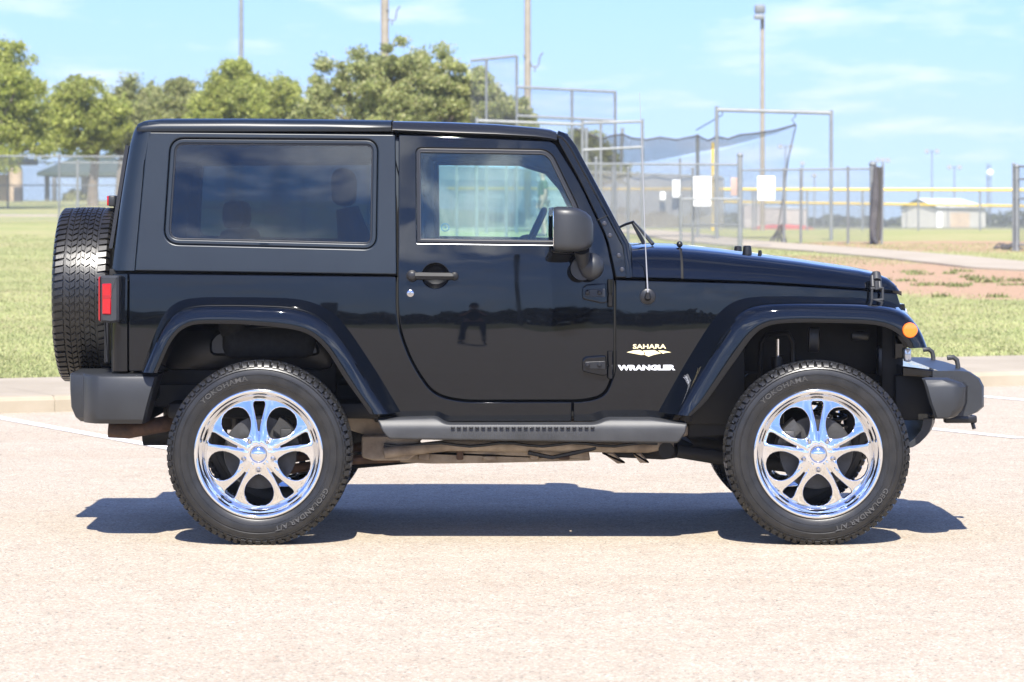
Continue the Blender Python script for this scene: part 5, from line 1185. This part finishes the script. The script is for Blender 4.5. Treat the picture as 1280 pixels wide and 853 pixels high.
# ---- interior
def seat(px, y_, name):
    x = X(px, y_); mb = MB(); mb.box((x+.22, y_, .82), (.5, .5, .17), .06, seg=3); st_ = mb.build(name, M['seat'], car, smooth=60)
    mb = MB(); secs = []
    for t, w2, th in ((0, .25, .08), (.15, .26, .09), (.5, .26, .085), (.8, .23, .075), (1, .19, .05)):
        cx, cz = x-.02-.14*t, .86+.60*t; secs.append([(cx+th*math.cos(a)*.9, y_+w2*math.copysign(abs(math.sin(a))**.6, math.sin(a)), cz+th*.2*math.cos(a)) for a in frange(0, 2*math.pi*15/16, 15)])
    mb.loft(secs, True, True); mb.build('seat_back', M['seat'], st_, smooth=60)
    mb = MB(); mb.box((x-.175, y_, 1.555), (.10, .26, .17), .045, seg=3); mb.build('headrest', M['seat'], st_, smooth=60)
    mb = MB(); mb.tube([(x-.165, y_-.05, 1.43), (x-.175, y_-.05, 1.5)], .007, 6); mb.tube([(x-.165, y_+.05, 1.43), (x-.175, y_+.05, 1.5)], .007, 6); mb.build('headrest_post', M['nut'], st_)
seat(478, 15.05, 'front_seat'); seat(478, 15.79, 'front_seat')
mb = MB(); mb.box((X(345, 15.4), 15.42, .86), (.42, 1.05, .14), .05); mb.build('rear_seat', M['seat'], car, smooth=60)
mb = MB(); mb.box((X(300, 15.4), 15.42, 1.12), (.12, 1.05, .5), .05); mb.box((X(296, 15.4), 15.18, 1.43), (.08, .22, .13), .035); mb.box((X(296, 15.4), 15.66, 1.43), (.08, .22, .13), .035); mb.build('rear_seat_back', M['seat'], car, smooth=60)
mb = MB(); yy = 14.86
for y_ in (yy, mir(yy)):
    mb.tube([(X(185, 15), y_, 1.05), (X(205, 15), y_, 1.65), (X(230, 15), y_, 1.70), (X(500, 15), y_, 1.705), (X(650, 15), y_, 1.70), (X(690, 15), y_, 1.655), (X(718, 15), y_, 1.54), (X(770, 15), y_, 1.28)], .038, 12)
    mb.tube([(X(533, 15), y_, 1.70), (X(536, 15), y_, .7)], .034, 12)
mb.tube([(X(533, 15), yy, 1.70), (X(533, 15), mir(yy), 1.70)], .03, 10); mb.tube([(X(215, 15), yy, 1.68), (X(215, 15), mir(yy), 1.68)], .03, 10); mb.build('roll_bar', M['seat'], car, smooth=60)
# inside of the pillars and headliner
for sd in (1, -1):
    mb = MB(); mb.prism(rounded(px2([(486, 170, 2), (523, 176, 4), (528, 240, 10), (530, 344, 2), (486, 344, 2)], 14.78)), 14.715, 14.80, .01); (mb if sd > 0 else mirror_mb(mb)).build('pillar_trim', M['dash'], car)
mb = MB(); mb.box((X(430, 15), YC, Z(165, 15)), (X(690, 15)-X(190, 15), 1.28, .015), .004); mb.build('headliner', M['seat'], car)
mb = MB(); mb.prism(rounded(px2([(722, 318, 6), (735, 300, 14), (770, 299, 10), (788, 306, 4), (788, 345, 2), (730, 345, 2)], 15.0)), 14.80, 16.04, .015); mb.build('dashboard', M['dash'], car)
sw = MB(); cx, cz, y_ = X(659, 15.8), Z(309, 15.8), 15.79; dirv = Vector((.42, 0, .908)).normalized(); rings = []
for k in range(36):
    a = 2*math.pi*k/36; c = Vector((cx, y_, cz))+dirv*.19*math.cos(a)+Vector((0, 1, 0))*.19*math.sin(a); o1 = (c-Vector((cx, y_, cz))).normalized(); o2 = dirv.cross(Vector((0, 1, 0))); rings.append([c+(o1*math.cos(b_*math.pi/4)+o2*math.sin(b_*math.pi/4))*.016 for b_ in range(8)])
sw.loft(rings, True, False, True); sw.sphere((cx, y_, cz), .06, 14, 8); sw.tube([Vector((cx, y_, cz))-dirv*.18, Vector((cx, y_, cz))], .014, 8); sw.tube([(cx, y_-.18, cz), (cx, y_+.18, cz)], .014, 8); sw.tube([(cx, y_, cz), (cx+.42, y_, cz-.2)], .03, 10)
sw.build('steering_wheel', M['dash'], car, smooth=60)
mb = MB(); mb.box((X(700, 15.4), 15.42, Z(192, 15.4)), (.03, .2, .055), .012); mb.tube([(X(703, 15.4), 15.42, Z(190, 15.4)), (X(716, 15.4), 15.42, Z(180, 15.4))], .008, 6); mb.build('rear_view_mirror', M['dash'], car)
mb = MB(); rw = corner_loft([(Z(325, DB), X(142, DB+.1)-.006, X(160, DB)), (Z(185, DB), X(160.5, DB+.1)-.006, X(175, DB))], .085, None)
x0, z0, x1, z1 = X(141, 15), 1.28, X(160.2, 15), 1.74
mb.add([(x0-.012, 14.95, z0), (x0-.012, 15.89, z0), (x1-.012, 15.85, z1), (x1-.012, 14.99, z1), (x0+.004, 14.95, z0), (x0+.004, 15.89, z0), (x1+.004, 15.85, z1), (x1+.004, 14.99, z1)], [(0, 1, 2, 3), (4, 5, 6, 7), (0, 1, 5, 4), (1, 2, 6, 5), (2, 3, 7, 6), (3, 0, 4, 7)]); mb.build('rear_window', M['gasket'], car, smooth=0)

# ---- wheels
RT, WT = .402, .265
def tire_mesh():
    mb = MB(); side = [(.020, .270), (.010, .279), (.006, .290), (.0015, .306), (0, .325), (.0005, .338), (.003, .340), (.003, .343), (.0015, .345), (.004, .362), (.0085, .374), (.014, .381), (.020, .386)]
    tread = [(.030, .389), (.060, .3925), (.1325, .394), (.205, .3925), (.235, .389)]
    prof = side+tread+[(WT-a, b) for a, b in side[::-1]]
    mb.lathe(prof, 128)
    NB = 74
    def block(a0, a1, ya, yb, sk, h, hb=None):
        vs = []
        for lv_ in (0, 1):
            for (aa, yy_, s_) in ((a0, ya, 0), (a1, ya, 0), (a1, yb, sk), (a0, yb, sk)):
                cy, ca = (ya+yb)/2, (a0+a1)/2+sk/2; k = 1 if lv_ == 0 else .86
                y2 = cy+(yy_-cy)*k; a2 = (aa+s_)
                a2 = ca+(a2-ca)*k
                base_r = .386+.008*math.sin(min(max((y2)/WT, 0), 1)*math.pi)
                r_ = base_r if lv_ == 0 else (RT-.0045+.0045*math.sin(min(max(y2/WT, 0), 1)*math.pi)-(0.0 if h else 0.006))
                vs.append((r_*math.cos(a2), y2, r_*math.sin(a2)))
        mb.add(vs, [(4, 5, 6, 7), (0, 1, 5, 4), (1, 2, 6, 5), (2, 3, 7, 6), (3, 0, 4, 7)])
    st = 2*math.pi/NB
    for i in range(NB):
        a = i*st
        for mir_ in (0, 1):
            f = (lambda y: WT-y) if mir_ else (lambda y: y)
            ph = st*.45*mir_; sg = -1 if mir_ else 1
            jit = .12*math.sin(i*2.4+mir_)
            block(a+ph+st*.06, a+ph+st*(.80+jit), f(.017), f(.058), sg*st*.22, 1)
            block(a+ph+st*.30, a+ph+st*(1.06), f(.066), f(.086), -sg*st*.42, 1)
            block(a+ph-st*.02, a+ph+st*(.70), f(.089), f(.111), sg*st*.42, 1)
            # shoulder lug wrapping on to the sidewall
            vs = []
            for (rr, yy_) in ((.399, .020), (.390, .010), (.379, .0045), (.375, .0095)):
                wd_ = 1.0 if (i % 2) else .8
                for aa in (a+ph+st*.10, a+ph+st*(.10+.64*wd_)): vs.append((rr*math.cos(aa), f(yy_), rr*math.sin(aa)))
            mb.add(vs, [(0, 1, 3, 2), (2, 3, 5, 4), (4, 5, 7, 6), (0, 2, 4, 6), (1, 7, 5, 3)])
        block(a, a+st*.78, .1165, .1325-.001, st*.30, 1); block(a+st*.5, a+st*1.28, .1335, .149, -st*.30, 1)
    lt = MB()
    # raised lettering moulded into the outer sidewall
    def curved(txt, size, ang, r0, sx=1.25):
        vs, fs = text_mesh(txt, size, .0024, sx, .0006, 1.1); out = []
        for q in vs:
            a_ = ang-q[0]/r0; r_ = r0+q[1]; out.append((r_*math.cos(a_), .0005-q[2]-.0012-.0016*abs(r_-.325)/.02, r_*math.sin(a_)))
        lt.add(out, fs)
    curved('YOKOHAMA', .030, R(118), .330); curved('GEOLANDAR A/T', .030, R(-52), .330, 1.15)
    for r_ in (.308, .349, .368):
        n = 96; ring = [[((r_+dr)*math.cos(2*math.pi*k/n), yy_, (r_+dr)*math.sin(2*math.pi*k/n)) for k in range(n)] for dr, yy_ in ((-.0015, .003), (-.0008, -.0002 if r_ < .34 else .002), (.0008, -.0002 if r_ < .34 else .002), (.0015, .004))]; mb.loft(ring, True)
    return mb, lt
tm, tl_ = tire_mesh()
def wheel(root_loc, rz):
    lip = MB(); lip.lathe([(.014, .281), (.004, .281), (.000, .277), (-.001, .272), (.001, .267), (.006, .262), (.012, .2585), (.020, .256), (.030, .2535), (.040, .250), (.048, .244), (.0515, .2385), (.055, .2385), (.07, .247), (.12, .25), (.20, .255), (.25, .27)], 128)
    o = lip.build('wheel', M['chrome'], car, world=False, smooth=60); o.location = Vector(root_loc)-Vector(car.location); o.rotation_euler = (0, 0, rz)
    holes = []
    def pol(r_, a): return (r_*math.cos(a), r_*math.sin(a))
    for k in range(5):
        c = R(-90+72*k)
        half = [(.087, 0), (.090, .10), (.098, .20), (.110, .285), (.126, .345), (.143, .375), (.160, .378), (.177, .362), (.193, .33), (.207, .28), (.219, .205), (.227, .11), (.229, 0)]
        big = [pol(r_, c+a) for r_, a in half]+[pol(r_, c-a) for r_, a in half[-2:0:-1]]
        holes.append(big)
        s_ = R(-54+72*k); hs = [(.100, .020), (.125, .045), (.155, .075), (.185, .102), (.210, .118), (.222, .110), (.227, .085)]
        holes.append([pol(r_, s_+a) for r_, a in hs]+[pol(r_, s_-a) for r_, a in hs[::-1]])
    def face(x, z):
        r_ = math.hypot(x, z); t = max(0, r_-.055); an = math.atan2(z, x)
        y = .004+.30*max(0, t)**1.05*(1 if r_ < .3 else 1)
        k = ((math.degrees(an)+54) % 72); k = min(k, 72-k)             # degrees off the slit line
        w_ = max(0, 1-abs(r_-.15)/.11); y += -.007*w_*math.exp(-((k-9.5)/5)**2)
        y += .007*math.exp(-(k/3.2)**2)*max(0, 1-abs(r_-.09)/.045)+.006*math.exp(-((36-k)/7)**2)*max(0, 1-abs(r_-.085)/.03)
        return y
    sp_ = panel('spokes', [pol(.2405, 2*math.pi*i/96) for i in range(96)], face, M['chrome'], o, holes, thick=.030, r=.0042, grid=.009, local=True)
    mb = MB(); mb.lathe([(-.016, .001), (-.0155, .012), (-.012, .024), (-.005, .034), (.004, .038), (.012, .039)], 32); mb.lathe([(.004, .044), (-.001, .043), (-.001, .040), (.010, .039)], 32); mb.build('hub_cap', M['chrome'], o, world=False, smooth=60)
    for k in range(5):
        a = R(-90+72*k); mb = MB(); x, z = pol(.0655, a); y0 = face(x, z)
        mb.lathe([(.012, .0145), (-.003, .0145), (-.003, .0122), (.006, .0118)], 20, (x, y0, z)); mb.lathe([(.004, .0001), (-.010, .0001), (-.010, .006), (-.006, .0092), (.006, .0092)], 6, (x, y0-.003, z)); mb.build('lug_nut', M['gasket'] if False else M['nut'], o, world=False)
    tr = tm.build('tire', M['rubber'], o, world=False, smooth=30); tl_.build('sidewall_lettering', M['worn'], o, world=False, smooth=0, fix=False)
    return o
def brake(x, far=False, cal=1):
    mb = MB(); mb.lathe([(.11, .001), (.11, .055), (.095, .075), (.112, .08), (.112, .158), (.122, .160), (.132, .158), (.132, .08)], 48, (x, 14.5, .395))
    (mirror_mb(mb) if far else mb).build('brake_disc', M['steel'], car, smooth=30)
    mb = MB(); rings = []
    a0 = R(150) if cal else R(35)
    for k in range(9):
        a = a0-R(26)+R(52)*k/8; rings.append([(x+r_*math.cos(a), y_, .395+r_*math.sin(a)) for r_, y_ in ((.115, 14.585), (.175, 14.585), (.182, 14.61), (.182, 14.66), (.115, 14.66))])
    mb.loft(rings, True, True); mb.box((x+.14*math.cos(a0), 14.58, .395+.14*math.sin(a0)), (.05, .02, .05), .006)
    (mirror_mb(mb) if far else mb).build('brake_caliper', M['steel'] if cal else M['dark'], car)
    mb = MB(); mb.lathe([(.15, .0), (.15, .14), (.16, .15), (.175, .14), (.18, .05)], 32, (x, 14.5, .395)); (mirror_mb(mb) if far else mb).build('dust_shield', M['dark'], car)
xr, xf = X(323, 14.5), X(1023, 14.5)
w0 = wheel((xr, 14.5, .395), 0)
carl = Vector(car.location)
def placew(x, y_, z, rz): 
    c = dup(w0, car, Vector((x, y_, z))-carl); c.rotation_euler = (0, 0, rz); return c
placew(xf, 14.5, .395, 0); placew(xr, mir(14.5), .395, math.pi); placew(xf, mir(14.5), .395, math.pi)
for f in (False, True): brake(xr, f, 0); brake(xf, f, 1)
sp = placew(-2.07, 15.42, 1.063, R(-90)); sp.name = 'spare_wheel'

# ------------------------------------------------------------ people
M['skin'] = principled('skin', (0.45, 0.27, 0.19), 0.6); M['hair'] = principled('dark_hair', (0.03, 0.022, 0.018), 0.7)
M['greenshirt'] = varied('olive_green_shirt', (0.07, 0.10, 0.05), (0.09, 0.12, 0.06), 6, 0.9); M['khaki'] = principled('khaki_shorts', (0.22, 0.19, 0.14), 0.9)
M['darkcloth'] = principled('dark_cloth', (0.02, 0.022, 0.028), 0.9); M['cap'] = principled('pale_cap', (0.55, 0.52, 0.44), 0.9); M['denim'] = principled('denim', (0.03, 0.045, 0.09), 0.9); M['shoe'] = principled('shoe', (0.05, 0.045, 0.04), 0.8)
def skin(name, chains, mat, parent, root=0, lvl=2):
    """chains = list of lists of ((x,y,z), radius); equal points are shared"""
    V, E, Rr, key = [], [], [], {}
    for ch in chains:
        prev = None
        for p, r_ in ch:
            k = tuple(round(c, 4) for c in p)
            if k not in key: key[k] = len(V); V.append(p); Rr.append(r_)
            i = key[k]
            if prev is not None and prev != i: E.append((prev, i))
            prev = i
    me = bpy.data.meshes.new(name); me.from_pydata(V, E, []); o = bpy.data.objects.new(name, me); COL.objects.link(o); me.materials.append(mat)
    sk = o.modifiers.new('skin', 'SKIN'); sk.use_smooth_shade = True
    for i, d_ in enumerate(me.skin_vertices[0].data): d_.radius = (Rr[i], Rr[i]); d_.use_root = (i == root)
    ss = o.modifiers.new('sub', 'SUBSURF'); ss.levels = ss.render_levels = lvl
    o.parent = parent; return o
def person(loc, rz, label, shirt, trousers, shorts=False, cap=None, arms='down', stance=.12):
    root = thing('person', label, 'person', loc, rz=rz)
    hip, kn, an = .92, .50, .09
    arm = {}
    for s_ in (-1, 1):
        sh = (s_*.19, 0, 1.43)
        if arms == 'down': el, wr, hd = (s_*.25, .02, 1.14), (s_*.24, -.06, .90), (s_*.24, -.09, .82)
        elif arms == 'bent': el, wr, hd = (s_*.25, .02, 1.14), (s_*.22, -.20, 1.04), (s_*.19, -.28, 1.05)
        else: el, wr, hd = (s_*.27, -.13, 1.24), (s_*.09, -.27, 1.44), (s_*.07, -.32, 1.50)
        arm[s_] = (sh, el, wr, hd)
    P0 = (0, 0, .95); ch = [[(P0, .13), ((0, 0, 1.15), .13), ((0, 0, 1.36), .14), ((0, 0, 1.46), .075), ((0, -.01, 1.53), .055), ((0, -.015, 1.60), .075), ((0, -.015, 1.67), .088), ((0, -.005, 1.74), .06)]]
    fing = []
    for s_ in (-1, 1):
        sh, el, wr, hd = arm[s_]
        ch.append([((0, 0, 1.36), .14), (sh, .06), (el, .042), (wr, .028), (hd, .034)])
        d_ = (Vector(hd)-Vector(wr)).normalized(); side_ = d_.cross(Vector((s_, .3, 0))).normalized()
        for k in range(4):
            o_ = side_*(-.03+.02*k); a = Vector(hd)+o_*.6; b_ = a+d_*.04+o_*.3; c = b_+d_*(.035+.006*(k in (1, 2)))+Vector((-s_*.012, 0, 0))
            ch.append([(hd, .034), (tuple(a+d_*.02), .011), (tuple(b_), .0095), (tuple(c), .008)])
        t0 = Vector(wr).lerp(Vector(hd), .5)-side_*.03; ch.append([(hd, .034), (tuple(t0), .012), (tuple(t0+d_*.035-side_*.015), .009)])
        ch.append([(P0, .13), ((s_*stance*.8, 0, .88), .095), ((s_*stance, -.015, kn), .058), ((s_*(stance+.02), .02, an), .038), ((s_*(stance+.03), -.06, .045), .04), ((s_*(stance+.035), -.15, .035), .03)])
    skin('body', ch, M['skin'], root, 0)
    tc_ = [[(P0, .155), ((0, 0, 1.15), .155), ((0, 0, 1.36), .158), ((0, 0, 1.46), .085)]]
    for s_ in (-1, 1): sh, el, wr, hd = arm[s_]; tc_.append([((0, 0, 1.36), .158), (sh, .078), (tuple(Vector(sh).lerp(Vector(el), .75)), .064)])
    skin('shirt', tc_, M[shirt], root, 0)
    lc = []
    for s_ in (-1, 1):
        l_ = [((0, 0, .97), .15), ((s_*stance*.8, 0, .86), .115), ((s_*stance, -.015, kn+(.06 if shorts else 0)), .085 if shorts else .07)]
        if not shorts: l_ += [((s_*(stance+.02), .015, .12), .06)]
        lc.append(l_)
    skin('shorts' if shorts else 'trousers', lc, M[trousers], root, 0)
    for s_ in (-1, 1):
        mb = MB(); x = s_*(stance+.03); mb.sphere((x, -.05, .045), 1, 14, 8, (.05, .135, .05)); mb.build('shoe', M['shoe'], root, world=False, smooth=60)
    mb = MB(); mb.sphere((0, .01, 1.70), 1, 18, 12, (.086, .10, .095)); mb.build('hair', M['hair'], root, world=False, smooth=60)
    mb = MB()
    mb.sphere((0, -.112, 1.645), 1, 8, 6, (.012, .018, .022)); 
    for s_ in (-1, 1): mb.sphere((s_*.085, .0, 1.65), 1, 8, 6, (.012, .02, .03))
    mb.build('nose_and_ears', M['skin'], root, world=False, smooth=60)
    mb = MB()
    for s_ in (-1, 1): mb.sphere((s_*.032, -.098, 1.675), 1, 8, 6, (.012, .008, .007))
    mb.sphere((0, -.098, 1.605), 1, 8, 6, (.024, .006, .006)); mb.build('eyes_and_mouth', M['hair'], root, world=False, smooth=60)
    if cap:
        mb = MB(); mb.sphere((0, -.005, 1.72), 1, 18, 10, (.095, .11, .085)); mb.sphere((0, -.13, 1.715), 1, 14, 6, (.075, .08, .012)); mb.build('cap', M[cap], root, world=False, smooth=60)
    return root
x = X(679, 88); person((x, 88, T(x, 88)), R(-80), 'man in a pale cap, green shirt and shorts standing behind the car on the grass', 'greenshirt', 'khaki', True, 'cap', 'down')
person((-0.05, -0.62, 0), R(180), 'photographer in dark clothes with legs apart, mirrored in the car door', 'darkcloth', 'denim', False, None, 'up', .24)
mb = MB(); mb.box((-.05, -.31, 1.50), (.14, .07, .10), .012); mb.tube([(-.05, -.28, 1.50), (-.05, -.16, 1.50)], [.04, .045], 18); tag(mb.build('handheld_camera', M['gasket'], smooth=40), 'black camera held up by the mirrored photographer', 'camera')

# ------------------------------------------------------------ thin summer haze over the fields
mb = MB(); mb.box((0, 380, 18), (1500, 1700, 46)); hz = mb.build('haze', principled('haze_air', (1, 1, 1)), smooth=0)
hm = hz.data.materials[0]; hn = hm.node_tree.nodes; hn.remove(hn["Principled BSDF"]); pv_ = hn.new("ShaderNodeVolumePrincipled")
pv_.inputs["Color"].default_value = (0.93, 0.96, 1.0, 1); pv_.inputs["Density"].default_value = 0.00045; pv_.inputs["Anisotropy"].default_value = 0.2
hm.node_tree.links.new(pv_.outputs[0], hn["Material Output"].inputs["Volume"])
tag(hz, 'pale thin haze over the ball fields', 'haze', kind='stuff')
